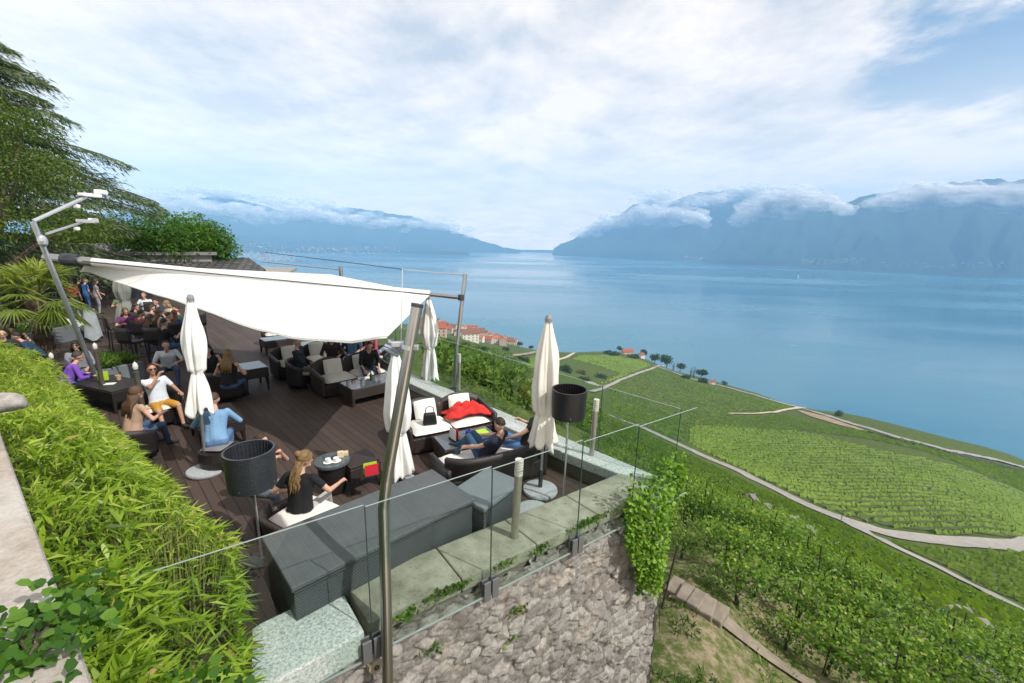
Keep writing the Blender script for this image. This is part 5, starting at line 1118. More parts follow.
# big rattan chest at the front and its pale-lidded neighbour
def chest(label, c4, z1, tm, group=None):
    c = sum((Vector(p) for p in c4), Vector())/4; c.z = 0; a = (c4[1]-c4[0]); rz = math.atan2(a.y, a.x); L = (a.length+(c4[2]-c4[3]).length)/2; W = ((c4[3]-c4[0]).length+(c4[2]-c4[1]).length)/2
    t = thing('rattan_chest', label, 'storage chest', c, rz, 'rattan storage chests')
    k = MB(); k.box((0, 0, z1/2-.03), (L-.05, W-.05, z1-.06)); k.build('body', RATG, t, bevel=.01)
    k = MB(); k.box((0, 0, z1-.028), (L, W, .056)); k.build('lid', tm, t, bevel=.012)
    k = MB(); k.tube([(-L/2+.02, -W/2-.004, z1-.062), (L/2-.02, -W/2-.004, z1-.062)], .008, 6); k.build('lid_seam', DARKM, t)
    return t
LIDM, nt, b = newmat('slatted_grey_lid'); tc = N(nt, 'ShaderNodeTexCoord'); br = N(nt, 'ShaderNodeTexBrick'); br.inputs['Scale'].default_value = 1; br.inputs['Brick Width'].default_value = 3; br.inputs['Row Height'].default_value = .022; br.inputs['Mortar Size'].default_value = .003
br.inputs['Color1'].default_value = (.060, .068, .075, 1); br.inputs['Color2'].default_value = (.088, .098, .105, 1); br.inputs['Mortar'].default_value = (.02, .022, .025, 1); mp = N(nt, 'ShaderNodeMapping'); mp.inputs['Rotation'].default_value = (0, 0, PI/2); nt.links.new(tc.outputs['Object'], mp.inputs[0]); nt.links.new(mp.outputs[0], br.inputs[0]); nt.links.new(mixc(nt, noise(nt, 4, 5), br.outputs[0], (.10, .11, .115)), b.inputs[0]); b.inputs['Roughness'].default_value = .6; bump(nt, b, br.outputs['Fac'], -.5, .004)
chest('long dark slate rattan chest with flat lid behind the front wall', [at(291, 589, .8), at(476, 498, .8), at(430, 468, .8), at(262, 538, .8)], .8, LIDM)
c2 = [at(480, 512, .72), at(520, 482, .72), at(491, 466, .72), at(452, 489, .72)]
chest('smaller paler grey rattan chest between the long chest and the bollard', c2, .72, mat('pale_grey_lid', (.16, .185, .20), .5, var=.15, scale=4))

D2 = Vector((.5, -.866, 0)); W2 = Vector((.866, .5, 0))
sofa1 = sofa('rattan sofa with white cushions under the red blanket by the right wall', Vector((-1.28, 8.25, 0)), D2, 1.75, .85)
sofa2 = sofa('rattan sofa with beige cushions where the man in black sits', Vector((-4.36, 11.28, 0)), FA, 1.85, .85, cm=CUSHB, hb=.86)
sofa3 = sofa('dark rattan sofa seen from behind with the lounging couple on it', Vector((-.34, 6.78, 0)), -D2, 1.75, .85, rm=RATD, hb=.72, ha=.5, pil=False, arched=False)
sofa('dark rattan sofa far back left of the beige sofa', Vector((-6.2, 12.6, 0)), FA, 1.8, .85, cm=CUSHB, rm=RATD)
sofa('white-cushioned low rattan seat of the woman with the blonde braid', Vector((-2.66, 5.05, 0)), Vector((.45, .9, 0)), .95, .8, 1, rm=RAT, hb=.56, ha=.46, pil=False, arched=False)
low_table('glass-topped rattan table before the red blanket sofa', (-.80, 7.42, 0), rad(30), 1.1, .62)
low_table('tall-legged brown rattan table with shiny glass top before the man in black', (-3.62, 10.58, 0), rad(45), 1.35, .75)
low_table('dark rattan table before the far dark sofa', (-5.55, 11.95, 0), rad(45), 1.1, .7, rm=RATD)
low_table('dark wooden table between the man in mustard shorts and the man in blue shirt', at(225, 421, .5)-Vector((.35, -.25, .5)), rad(-45), 1.1, .75, .52, RATD, glass=False)
low_table('dark table with lime menus before the woman in sunglasses', at(112, 384, .5)-Vector((0, 0, .5)), rad(-20), 1.5, .8, .52, RATD, glass=False)
low_table('small square rattan side table holding the red menu stand', at(357, 487, 0)+Vector((.02, .1, 0)), rad(45), .52, .5, .46, RAT, glass=False)
round_table('round black side table with coffee cups beside the braided woman', at(335, 494, 0)+Vector((-.05, .1, 0)), .55, .27)
low_table('glass-topped dark table between the two women at the left', at(250, 388, 0)+Vector((.05, .0, 0)), rad(-45), .8, .7, .62, RATD)
low_table('low dark table deep under the sail at the back', (-6.9, 14.6, 0), rad(45), 1., .7, .45, RAT)
low_table('brown rattan table end showing under the sail edge', at(277, 352, 0), rad(45), .9, .7, .5, RAT)
tub_chair('dark tub chair in front of the woman with long blonde hair', at(222, 402, .0)+Vector((0, .3, 0)), Vector((-.25, .95, 0)), .8, .78)
tub_chair('dark tub chair under the woman in the black top', at(206, 383, 0)+Vector((0, .3, 0)), Vector((.7, -.6, 0)), .7, .72)
tub_chair('dark tub chair of the man in mustard shorts', Vector((-7.50, 8.64, 0)), Vector((.8, -.55, 0)), .76, .70)
BLU = Z_ = at(217, 446, .40); BLU.z = 0
t = thing('rattan_pouf', 'low dark rattan pouf under the man in the pale blue shirt', 'pouf', BLU); k = MB(); k.lathe([(.26, 0), (.30, .2), (.28, .36)], 20); k.build('body', RATD, t); cushion('seat_cushion', t, (0, 0, .40), (.38, .38, .09), mat('cushion_grey', (.2, .2, .21), .9))
k = MB(); k.lathe([(.055, .0), (.06, .09), (.05, .12), (.035, .13), (.0, .13)], 16); o = k.build('floor_spotlight', mat('white_plastic', (.75, .75, .74))); o.location = at(591, 481, .0); tag(o, 'small white floor spotlight on the deck at the foot of the right wall', 'spotlight')
k = MB(); k.lathe([(.26, 0), (.27, .03), (.26, .055), (.05, .07), (0, .07)], 28); o = k.build('stone_disc', mat('granite_base', (.42, .45, .47))); o.location = at(533, 513, 0); tag(o, 'second round stone parasol base, empty, half hidden by the front coping', 'parasol base')
tub_chair('dark tub chair of the brown-haired person by the hedge', Vector((-6.85, 7.2, 0)), Vector((.1, 1, 0)), .7, .66)
tub_chair('dark tub chair of the person in purple', Vector((-10.6, 9.6, 0)), Vector((.6, .8, 0)), .7, .7)
tub_chair('dark tub chair of the woman in sunglasses', Vector((-11.2, 10.7, 0)), Vector((.5, -.85, 0)), .7, .7)
tub_chair('dark armchair of the man in the suit under the sail', Vector((-5.75, 11.35, 0)), Vector((1, .1, 0)), .76, .78)
tub_chair('dark armchair of the bald man far behind the beige sofa', Vector((-4.95, 12.9, 0)), Vector((.3, -1, 0)), .74, .74)
tub_chair('dark armchair of the person in pink by the right wall', Vector((-4.2, 12.95, 0)), Vector((-.4, -.9, 0)), .74, .74)
bl = [('bar chair with broad dark back in front of the grey-green parasol', 137, 366, Vector((.2, 1, 0))), ('second bar chair right of the broad-backed one, by the white parasol', 163, 365, Vector((-.1, 1, 0))), ('bar chair half hidden behind the white parasol at left', 184, 357, Vector((-.4, .9, 0))), ('empty black bar chair near the patterned shirt guest', 97, 338, Vector((.4, .9, 0))), ('bar chair on the open deck right of the white parasol top', 199, 345, Vector((-.8, .5, 0))), ('bar chair at the back under the sail hem', 152, 332, Vector((.3, -.9, 0))), ('bar chair between the two front bar chairs, pulled back', 150, 356, Vector((.1, 1, 0))), ('bar chair left of the broad-backed one, by the planter grass', 120, 349, Vector((.6, .8, 0)))]
for lb, px, py, d in bl: bar_chair(lb, at(px, py), d)
high_table('round bar table among the crowd, nearest the bar chairs', at(150, 352)); high_table('round bar table at the back of the crowd', at(136, 330)); high_table('round bar table right of the crowd behind the parasol', at(176, 345))
tub_chair('brown rattan armchair left at the back edge of the sail shade', at(270, 350)+Vector((-.3, .8, 0)), Vector((.6, -.8, 0)), .7, .7, RAT)

# small things on tables and seats
def mesh_thing(name, label, cat, k, m, loc=(0, 0, 0), rz=0, group=None, **kw):
    o = k.build(name, m, **kw); o.location = loc; o.rotation_euler = (0, 0, rz); return tag(o, label, cat, group)
# crumpled blanket draped on the sofa seat and cushion
n1, n2 = 46, 26
def blk(u, v):
    x = (u-.5)*.88; y = (v-.5)*.50; e_ = math.sin(PI*min(max(u, .01), .99))**.6*math.sin(PI*min(max(v, .01), .99))**.6; h = .02+e_*(.05+.24*float(fbm(u*4, v*3, 3, 31))+.10*abs(math.sin(u*9+v*5+2*float(fbm(u*3, v*3, 2, 7))))+.05*math.sin(v*14-u*11))
    return Vector((x*(1+.12*math.sin(v*8)), y*(1+.2*math.sin(u*7)), h+.10*max(0, .5-v)))
k = MB(); k.sheet(blk, n1, n2); o = k.build('red_blanket', mat('red_fleece', (.62, .035, .03), .95, var=.2, scale=6, bmp=.3), smooth=True, solid=.03); sp_ = sofa1.location
o.location = sp_+W2*.42-D2*.0+Vector((0, 0, .46)); o.rotation_euler = (0, 0, rad(22)); tag(o, 'crumpled red blanket lying over the white cushions of the sofa', 'blanket')
t = thing('black_handbag', 'small black leather handbag standing on the white sofa seat', 'handbag', sp_-W2*.42+D2*.12+Vector((0, 0, .475)), rad(20))
k = MB(); k.box((0, 0, .12), (.28, .15, .24), top=.72, topx=.8); k.build('body', mat('black_leather', (.015, .015, .017), .4, bmp=.3), t, bevel=.03)
k = MB(); k.tube([(-.09, 0, .22), (-.07, 0, .34), (0, 0, .38), (.07, 0, .34), (.09, 0, .22)], .009, 6); k.build('handle', mat('black_leather', (.015,)*3), t)
def menu_stand(label, loc, rz, c1, c2, h=.22):
    t = thing('menu_stand', label, 'menu stand', loc, rz)
    k = MB(); k.box((0, .03, h/2), (.20, .012, h)); k.build('front_card', c1, t); k = MB(); k.box((.01, -.03, h/2+.01), (.2, .012, h)); k.build('back_card', c2, t); k = MB(); k.box((0, 0, .012), (.22, .1, .024)); k.build('foot', DARKM, t)
RED = mat('menu_red', (.62, .03, .05), .5, var=.1); LIME = mat('menu_lime', (.40, .62, .04), .5, var=.1)
menu_stand('red and lime menu stand on the small square rattan table', at(374, 474, .46)-Vector((.02, .05, 0)), rad(-150), RED, LIME, .20)
WHT = mat('paper_white', (.8, .8, .78), .7, var=.05)
menu_stand('red and white menu stand on the glass table before the couple', Vector((-1.02, 7.30, .465)), rad(-50), RED, WHT, .22)
menu_stand('lime green menu stand in front of the man in black', Vector((-3.15, 10.75, .465)), rad(-40), LIME, mat('menu_yellow', (.75, .55, .03), .5), .2)
menu_stand('lime menu stand on the dark table before the woman in sunglasses', at(104, 381, .53), rad(-150), LIME, LIME, .22)
POR = mat('porcelain_white', (.82, .82, .8), .25, var=.03, bmp=0)
def cup(label, loc):
    t = thing('coffee_cup', label, 'cup', loc, rng.uniform(0, 6)); k = MB(); k.lathe([(.02, .012), (.03, .02), (.042, .07), (.038, .07), (.026, .024)], 16); k.build('cup', POR, t)
    k = MB(); k.lathe([(.03, .0), (.075, .014), (.07, .018), (.03, .008)], 20); k.build('saucer', POR, t); k = MB(); k.tube([(.04, 0, .06), (.065, 0, .05), (.06, 0, .03), (.035, 0, .026)], .005, 5); k.build('handle', POR, t)
rt = at(335, 494, 0)+Vector((-.05, .1, .551))
cup('white coffee cup on the round black side table, the nearer one', rt+Vector((-.02, -.10, 0))); cup('white coffee cup on the round black side table, the right one', rt+Vector((.09, -.06, 0)))
k = MB(); k.lathe([(.026, 0), (.032, .1), (.029, .1), (.024, .006)], 16); mesh_thing('water_glass', 'water glass on the left of the round black side table', 'glass', k, GLASS, rt+Vector((-.14, .02, 0)))
k = MB(); k.box((0, 0, .05), (.1, .07, .1), top=.9); k.box((.08, .05, .03), (.08, .08, .06)); mesh_thing('napkin_holder', 'cream napkin holder at the back of the round black side table', 'napkin holder', k, mat('cream_card', (.7, .58, .4), .6), rt+Vector((.10, .09, 0)), .4, bevel=.006)
k = MB(); k.box((0, 0, .01), (.12, .08, .02)); mesh_thing('dark_tray', 'small dark bill tray among the coffee cups', 'tray', k, DARKM, rt+Vector((.02, .05, 0)), .3, bevel=.004)
def bottle(label, loc, m, h=.26, name='bottle'):
    k = MB(); k.lathe([(.036, 0), (.038, .02), (.038, h*.55), (.014, h*.75), (.013, h)], 14); mesh_thing(name, label, 'bottle', k, m, loc, smooth=True)
WG = mat('wine_glass_green', (.02, .05, .02), .1, spec=.8)
bottle('dark bottle on the glass table before the man in black', Vector((-3.62, 10.62, .463)), WG)
k = MB(); k.lathe([(.05, 0), (.055, .1), (.05, .1), (.04, .01)], 14); mesh_thing('sugar_bowl', 'steel bowl on the glass table before the man in black', 'bowl', k, GALV, Vector((-3.78, 10.45, .463)))
k = MB(); k.box((0, 0, .006), (.3, .22, .012)); mesh_thing('newspaper', 'folded white paper on the glass table before the man in black', 'newspaper', k, WHT, Vector((-3.85, 10.75, .463)), .5)
k = MB(); k.box((0, 0, .006), (.26, .2, .012)); mesh_thing('magazine', 'lime and blue magazine on the table before the couple', 'magazine', k, LIME, Vector((-.55, 7.66, .463)), .5)
k = MB(); k.lathe([(.05, 0), (.055, .09), (.048, .09), (.04, .01)], 14); mesh_thing('blue_mug', 'blue mug on the table before the couple', 'mug', k, mat('blue_glaze', (.05, .09, .35), .3), Vector((-.78, 7.52, .463)))
k = MB(); k.lathe([(.03, 0), (.035, .11), (.031, .11), (.028, .006)], 14); mesh_thing('drinking_glass', 'clear glass at the far end of the table before the couple', 'glass', k, GLASS, Vector((-.42, 7.72, .463)))
k = MB(); k.lathe([(.04, 0), (.06, .12), (.052, .12), (.035, .01)], 14); mesh_thing('paper_cup', 'tan cup on the dark table before the woman in sunglasses', 'cup', k, mat('tan_card', (.55, .4, .25), .7), at(119, 380, .53))
k = MB(); k.box((0, 0, .006), (.2, .14, .012)); mesh_thing('napkin', 'white napkin on the dark table before the woman in sunglasses', 'napkin', k, WHT, at(110, 384, .53), .3)
k = MB(); k.box((0, 0, .006), (.2, .14, .012)); mesh_thing('white_booklet', 'small white booklet on the seat beside the big drum lamp', 'booklet', k, WHT, at(262, 486, .62), .3)
t = thing('backpack', 'dark blue backpack on the floor by the man in the suit', 'backpack', at(307, 383), .6); k = MB(); k.box((0, 0, .2), (.32, .2, .4), top=.75); k.build('body', mat('navy_nylon', (.015, .02, .05), .7), t, bevel=.05); k = MB(); k.box((0, .12, .13), (.24, .06, .2)); k.build('pocket', mat('navy_nylon', (.015, .02, .05)), t, bevel=.02)
t = thing('black_backpack', 'black bag with straps on the floor by the left parasol pole', 'bag', at(176, 425)+Vector((.1, .1, 0)), .3); k = MB(); k.box((0, 0, .2), (.34, .25, .4), top=.7); k.build('body', mat('black_nylon', (.012, .012, .014), .7), t, bevel=.06); k = MB(); k.tube([(-.08, 0, .36), (0, 0, .47), (.08, 0, .36)], .012, 6); k.build('handle', mat('black_nylon', (.012,)*3), t)
# service trolley with white cloth and wine cooler
t = thing('serving_table', 'serving table under a white cloth beside the floodlight mast', 'table', at(84, 338), .6); k = MB(); k.lathe([(.42, .35), (.40, .84), (.0, .85)], 26, mod=lambda q, z: 1+.07*math.sin(q*7)*(1-z)); k.build('tablecloth', CUSH, t, smooth=True); k = MB(); k.tube([(0, 0, 0), (0, 0, .8)], .05, 10); k.build('pole', DARKM, t)
k = MB(); k.lathe([(.10, 0), (.13, .24), (.12, .24), (.09, .01)], 18); mesh_thing('wine_cooler', 'steel wine cooler on the white serving table', 'wine cooler', k, GALV, at(84, 338)+Vector((.1, 0, .85)))
k = MB(); k.sheet(lambda u, v: Vector((.22*math.cos(u*2*PI)*(.7+.5*v), .16*math.sin(u*2*PI)*(.7+.5*v), 1.25-v*(1.1+.08*math.sin(u*19)))), 14, 8)
mesh_thing('covered_heater', 'pale grey fabric-covered stand beside the white serving table', 'covered stand', k, mat('grey_canvas', (.36, .40, .43), .9), at(95, 342), .8, bevel=.04)
# ------------------------------------------------------------------ people: one continuous remeshed body each, hair as a child
SKIN = [mat('skin_light', (.56, .33, .24), .55, var=.12, scale=9, bmp=.05), mat('skin_tan', (.45, .25, .165), .55, var=.12, scale=9, bmp=.05)]
EYEM = mat('eye_dark', (.03, .02, .018), .2, bmp=0); LIPM = mat('lip_tone', (.42, .16, .13), .5, bmp=0)
def cloth(n, c): return mat('cloth_'+n, c, .9, var=.22, scale=5, bmp=.7)
def V3(*a): return Vector(a)
def ik(a, b, l1, l2, pole):
    d = b-a; L = min(d.length, (l1+l2)*.995)
    if L < 1e-5: return a+pole*l1, b
    u = d.normalized(); x = (l1*l1-l2*l2+L*L)/(2*L); h = math.sqrt(max(l1*l1-x*x, 0)); p = pole-u*pole.dot(u)
    p = p.normalized() if p.length > 1e-5 else u.orthogonal().normalized(); return a+u*x+p*h, a+u*L
_pending = []
def person(label, loc, d, pose='sit', hip=.50, lean=0., side=0., turn=0., nod=0., hands=((.2, .35, .7), (-.2, .35, .7)), feet=None, knees=None, top=('grey', (.3, .3, .3)), bot=('jeans', (.05, .09, .18)), shoe=(.03, .03, .03), skin=0, hair=((.05, .03, .02), 'short'), sleeve=.5, shorts=False, scale=1., rest=0., glasses=False, cap=None):
    t = thing('person', label, 'person', loc, yaw(d)); t.scale = (scale,)*3
    hipz = hip if pose != 'stand' else .92
    P0 = V3(0, 0, hipz); R = Matrix.Rotation(-lean, 3, 'X') @ Matrix.Rotation(side, 3, 'Y')      # lean > 0 : forward
    def tz(x, y, z): return P0+R @ V3(x, y, z)
    neck = tz(0, .01, .55); chest = tz(0, .0, .36); sh = [tz(s*.185, 0, .49) for s in (1, -1)]
    Rh = Matrix.Rotation(turn, 3, 'Z') @ Matrix.Rotation(-(nod+lean*.35), 3, 'X') @ Matrix.Rotation(side*.5, 3, 'Y'); hc = neck+R @ V3(0, .01, .05)+Rh @ V3(0, .03, .12)
    S = []   # (p0, r0, p1, r1, zone)
    for s in (1, -1):
        S.append((tz(s*.075, 0, .02), .115, tz(s*.065, .01, .20), .105, 'top')); S.append((tz(s*.065, .01, .20), .105, tz(s*.085, .01, .40), .115, 'top'))
        S.append((tz(s*.05, 0, .47), .075, tz(s*.17, 0, .475), .062, 'top'))
    S.append((tz(0, -.015, .06), .128, tz(0, 0, .40), .120, 'top'))
    S.append((P0+V3(-.08, 0, -.01), .118, P0+V3(.08, 0, -.01), .118, 'bot'))
    S.append((tz(0, 0, .47), .065, neck+R @ V3(0, .01, .04), .052, 'skin')); 
    for i, s in enumerate((1, -1)):
        hand = V3(*hands[i]); el, wr = ik(sh[i], hand, .285, .26, R @ V3(s*.55, -.6, -.6))
        cut = min(max(sleeve, 0), 2)
        if cut <= 1:
            m_ = sh[i].lerp(el, max(cut, .05)); S.append((sh[i], .062, m_, .055, 'top' if cut > 0 else 'skin')); S.append((m_, .047, el, .040, 'skin')); S.append((el, .041, wr, .028, 'skin'))
        else:
            m_ = el.lerp(wr, cut-1.0); S.append((sh[i], .064, el, .053, 'top')); S.append((el, .052, m_, .042, 'top')); S.append((m_, .034, wr, .028, 'skin'))
        u = (wr-el).normalized(); pe = wr+u*.085; S.append((wr, .028, pe, .034, 'skin'))
        hip_ = P0+V3(s*.092, 0, -.02)
        if pose == 'stand': kn = V3(s*.10, .03, .49); an = V3(s*.105, -.02, .09)
        else:
            ft = feet[i] if feet else (s*.14, .50, .09); an = V3(*ft); kp = V3(*knees[i]) if knees else V3(s*.15, .4, 1.); kn, an = ik(hip_, an, .43, .41, kp)
        zt = 'bot'; 
        if shorts: m_ = hip_.lerp(kn, .8); S.append((hip_, .10, m_, .085, 'bot')); S.append((m_, .064, kn, .056, 'skin')); S.append((kn, .055, an, .036, 'skin'))
        else: S.append((hip_, .098, kn, .064, 'bot')); S.append((kn, .063, an, .044, 'bot'))
        fd = V3(0, 1, 0) if (an-kn).z < -.2 else (an-kn).normalized()*.5+V3(0, .3, .6); fd.normalize(); S.append((an+V3(0, 0, -.02), .043, an+fd*.17+V3(0, 0, -.045), .034, 'shoe'))
    k = MB()
    for a, ra, b, rb, z in S: k.capsule(a, ra, b, rb, 12)
    k.ell(hc+Rh @ V3(0, 0, .025), (.076, .096, .105), 16, rot=Rh); k.capsule(hc+Rh @ V3(0, .035, -.065), .052, hc+Rh @ V3(0, .065, -.075), .034, 10)
    k.capsule(hc+Rh @ V3(0, .085, .015), .014, hc+Rh @ V3(0, .105, -.018), .019, 8)
    for s in (1, -1): k.ell(hc+Rh @ V3(s*.078, -.005, .0), (.014, .026, .034), 8, rot=Rh)
    tmp = k.build('tmp', SKIN[0]); md = tmp.modifiers.new('r', 'REMESH'); md.mode = 'VOXEL'; md.voxel_size = .0155; sm = tmp.modifiers.new('s', 'SMOOTH'); sm.factor = .5; sm.iterations = 5
    S.append((hc-Rh @ V3(0, 0, .05), .085, hc+Rh @ V3(0, 0, .07), .085, 'skin'))
    _pending.append((t, tmp, S, dict(hc=hc, Rh=Rh, sh=sh, hands=[(S2[2], S2[3]) for S2 in []], skin=SKIN[skin], top=cloth(*top), bot=cloth(*bot), shoe=cloth('shoe_%d%d%d' % tuple(int(x*99) for x in shoe), shoe), hair=hair, neck=neck, R=R, tz=tz, glasses=glasses, cap=cap)))
    # hands for the finger pass
    _pending[-1][3]['h'] = [(S_[0], S_[2]) for S_ in S if S_[4] == 'skin' and abs(S_[3]-.034) < 1e-6 and abs(S_[1]-.028) < 1e-6]
    return t
def finish_people():
    bpy.context.view_layer.update(); dg = bpy.context.evaluated_depsgraph_get()
    for t, tmp, S, q in _pending:
        me = bpy.data.meshes.new_from_object(tmp.evaluated_get(dg)); n = len(me.vertices); co = np.empty(n*3); me.vertices.foreach_get('co', co); co = co.reshape(-1, 3)
        pc = np.empty(len(me.polygons)*3); me.polygons.foreach_get('center', pc); pc = pc.reshape(-1, 3); best = np.full(len(pc), 9.); zone = np.zeros(len(pc), int); zi = {'skin': 0, 'top': 1, 'bot': 2, 'shoe': 3}
        for a, ra, b, rb, z in S:
            a_ = np.array(a); d = np.array(b)-a_; L2 = max(d@d, 1e-9); u = np.clip(((pc-a_)@d)/L2, 0, 1); ds = np.linalg.norm(pc-a_-u[:, None]*d, axis=1)-(ra+(rb-ra)*u); k_ = ds < best; best[k_] = ds[k_]; zone[k_] = zi[z]
        V = [tuple(v) for v in co]; F = [tuple(p.vertices) for p in me.polygons]; MI = list(zone)
        mb = MB(); mb.v = V; mb.f = F; mb.m = [int(x) for x in MI]
        hc, Rh = q['hc'], q['Rh']
        for wr, pe in q['h']:                     # palm, five unequal bent fingers
            u = (pe-wr).normalized(); sd = u.cross(V3(0, 0, 1)); sd = sd.normalized() if sd.length > .1 else V3(1, 0, 0); dn = u.cross(sd).normalized(); dn = dn if dn.z < 0 else -dn
            for fi_, (off, ln) in enumerate(((-.026, .062), (-.009, .074), (.009, .070), (.025, .055))):
                b0 = pe+sd*off-u*.012; mb.tube([b0, b0+u*ln*.5+dn*.006, b0+u*ln*.8+dn*.024, b0+u*ln*.92+dn*.042], [.0092, .0088, .008, .005], 6, True, 0)
            sgn = 1 if sd.x*wr.x < 0 else -1; b0 = wr+u*.03+sd*sgn*.022; mb.tube([b0, b0+sd*sgn*.024+u*.028+dn*.008, b0+sd*sgn*.026+u*.055+dn*.016], [.011, .0095, .007], 6, True, 0)
        for s in (1, -1): mb.ell(hc+Rh @ V3(s*.03, .088, .022), (.012, .008, .007), 8, 4, Rh)
        mb.ell(hc+Rh @ V3(0, .099, -.047), (.023, .008, .007), 8, 5, Rh)
        bpy.data.objects.remove(tmp, do_unlink=True)
        mb.build('body', [q['skin'], q['top'], q['bot'], q['shoe'], EYEM, LIPM], t, smooth=True)
        hcol, style = q['hair']; hm = mat('hair_%d_%d_%d' % tuple(int(x*999) for x in hcol), hcol, .5, var=.45, scale=22, bmp=.7, spec=.4)
        if style == 'bald': pass
        else:
            k = MB(); rr = random.Random(len(label_seen)); label_seen.append(1)
            nu, nv = 20, 12; lo = {'short': .50, 'long': .62, 'braid': .60, 'bun': .56, 'crop': .45}[style]
            Vv = []
            for i in range(nv+1):
                for j in range(nu):
                    a = 2*PI*j/nu; front = max(0, math.sin(a)); lim = PI*(lo+.10*max(0, -math.sin(a))-.22*front**1.5); th = lim*i/nv
                    rd = 1+.05*math.sin(a*9+i*1.3)+.03*math.sin(a*17+i*2.1); e = (.088 if style != 'crop' else .081, .108 if style != 'crop' else .100, .117 if style != 'crop' else .109)
                    Vv.append(hc+Rh @ V3(e[0]*math.sin(th)*math.cos(a)*rd, e[1]*math.sin(th)*math.sin(a)*rd-.008, e[2]*math.cos(th)*rd+.026))
            k.add(Vv, [(i*nu+j, (i+1)*nu+j, (i+1)*nu+(j+1) % nu, i*nu+(j+1) % nu) for i in range(nv) for j in range(nu)])
            if style == 'long':
                for j in range(15):
                    a = rad(190+j*160/14); b0 = hc+Rh @ V3(.082*math.cos(a), .10*math.sin(a), -.01); L = .27+.05*math.sin(j*2.3); bk = q['R'] @ V3(.11*math.cos(a), -.12, 0)
                    k.tube([b0, b0+Rh @ V3(.012*math.cos(a), -.012, -.09), q['neck']+bk*.9+V3(0, 0, -.02), q['neck']+bk+q['R'] @ V3(0, 0, -L+.06)], [.030, .032, .028, .010], 7)
            if style == 'braid':
                for j in range(13):
                    a = rad(205+j*130/12); b0 = hc+Rh @ V3(.08*math.cos(a), .10*math.sin(a), .0); tl = q['neck']+q['R'] @ V3(-.02+.009*(j-6), -.135-.01*math.sin(j*2), -.20-.05*math.sin(j*1.7)-.03*(j % 2)); md_ = q['neck']+q['R'] @ V3(-.01+.008*(j-6), -.115, .02)
                    k.tube([b0, md_, md_.lerp(tl, .33)+V3(.018*math.sin(j*3), -.01*math.cos(j*2), 0), md_.lerp(tl, .66)-V3(.018*math.sin(j*3+.6), .01*math.sin(j), 0), tl], [.024, .022, .023, .019, .004], 6)
            if style in ('bun', 'braid'): k.ell(hc+Rh @ V3(0, -.10, .09), (.05, .045, .05), 10)
            k.build('hair', hm, t, smooth=True)
        if q['glasses']:
            k = MB()
            for s in (1, -1): k.ell(hc+Rh @ V3(s*.032, .098, .022), (.026, .009, .019), 8, rot=Rh); k.tube([hc+Rh @ V3(s*.058, .09, .026), hc+Rh @ V3(s*.082, .0, .02)], .004, 5)
            k.tube([hc+Rh @ V3(-.01, .104, .026), hc+Rh @ V3(.01, .104, .026)], .004, 5); k.build('sunglasses', mat('dark_lens', (.01, .01, .012), .1), t)
label_seen = []
Z0 = lambda v: Vector((v.x, v.y, 0))
# ---- nearest guests
person('woman with a long blonde braid in a black T-shirt, sitting with her back turned', Vector((-2.77, 5.08, 0)), V3(.1, .99, 0), hip=.47, lean=.16, turn=-.75, nod=.15, scale=.96, hands=((.42, .36, .74), (-.34, .20, .62)), feet=((.16, .52, .09), (-.16, .55, .09)), top=('black', (.012, .012, .014)), bot=('pale_trousers', (.45, .42, .40)), hair=((.27, .165, .07), 'braid'), sleeve=.55)
person('person half hidden by the big drum lamp, raising both bare forearms', Vector((-3.62, 5.62, 0)), V3(.8, -.2, 0), hip=.46, lean=.1, hands=((.10, .36, .95), (-.06, .38, 1.02)), top=('black', (.02, .02, .022)), hair=((.06, .035, .02), 'short'), sleeve=.5, bot=('grey_blue', (.2, .24, .32)))
person('man in white T-shirt and mustard shorts drinking, facing the camera side', Vector((-7.50, 8.64, 0)), V3(.85, -.5, 0), hip=.50, lean=-.28, turn=-.1, hands=((.02, .18, 1.12), (-.30, .22, .70)), feet=((.20, .62, .09), (-.16, .55, .09)), top=('white_tee', (.62, .66, .74)), bot=('mustard', (.52, .26, .03)), hair=((.03, .02, .014), 'crop'), sleeve=.6, shorts=True, glasses=True, skin=1)
person('man in a pale blue shirt leaning forward with his back turned', BLU, V3(-.45, .89, 0), hip=.50, lean=.40, hands=((.30, .50, .68), (-.28, .52, .70)), top=('pale_blue', (.20, .36, .58)), bot=('blue_trousers', (.12, .22, .42)), hair=((.09, .055, .03), 'crop'), sleeve=1.5)
person('brown-haired person with bare arms just behind the hedge, seen from behind', Vector((-6.85, 7.2, 0)), V3(.25, .95, 0), hip=.48, lean=.2, turn=-.2, hands=((.25, .4, .75), (-.25, .4, .75)), top=('peach', (.50, .33, .24)), hair=((.12, .065, .035), 'long'), sleeve=.2)
person('woman in a black sleeveless top smiling towards the camera at the left table', Vector((-7.72, 10.55, 0)), V3(.62, -.78, 0), hip=.50, lean=.1, hands=((.20, .32, .74), (-.22, .30, .72)), top=('black', (.012, .012, .014)), hair=((.022, .015, .012), 'long'), sleeve=0., skin=0)
person('woman with long blonde-tipped hair and black top, seen from behind', Vector((-6.80, 9.85, 0)), V3(-.2, .97, 0), hip=.50, lean=.15, hands=((.24, .36, .74), (-.24, .36, .74)), top=('black', (.012, .012, .014)), hair=((.26, .16, .07), 'long'), sleeve=0.)
person('fair-haired guest partly behind the white parasol, turned to the bar tables', Vector((-8.75, 11.6, 0)), V3(.5, -.8, 0), hip=.5, lean=.1, top=('pale_pink', (.6, .45, .4)), hair=((.42, .26, .10), 'long'), sleeve=.3)
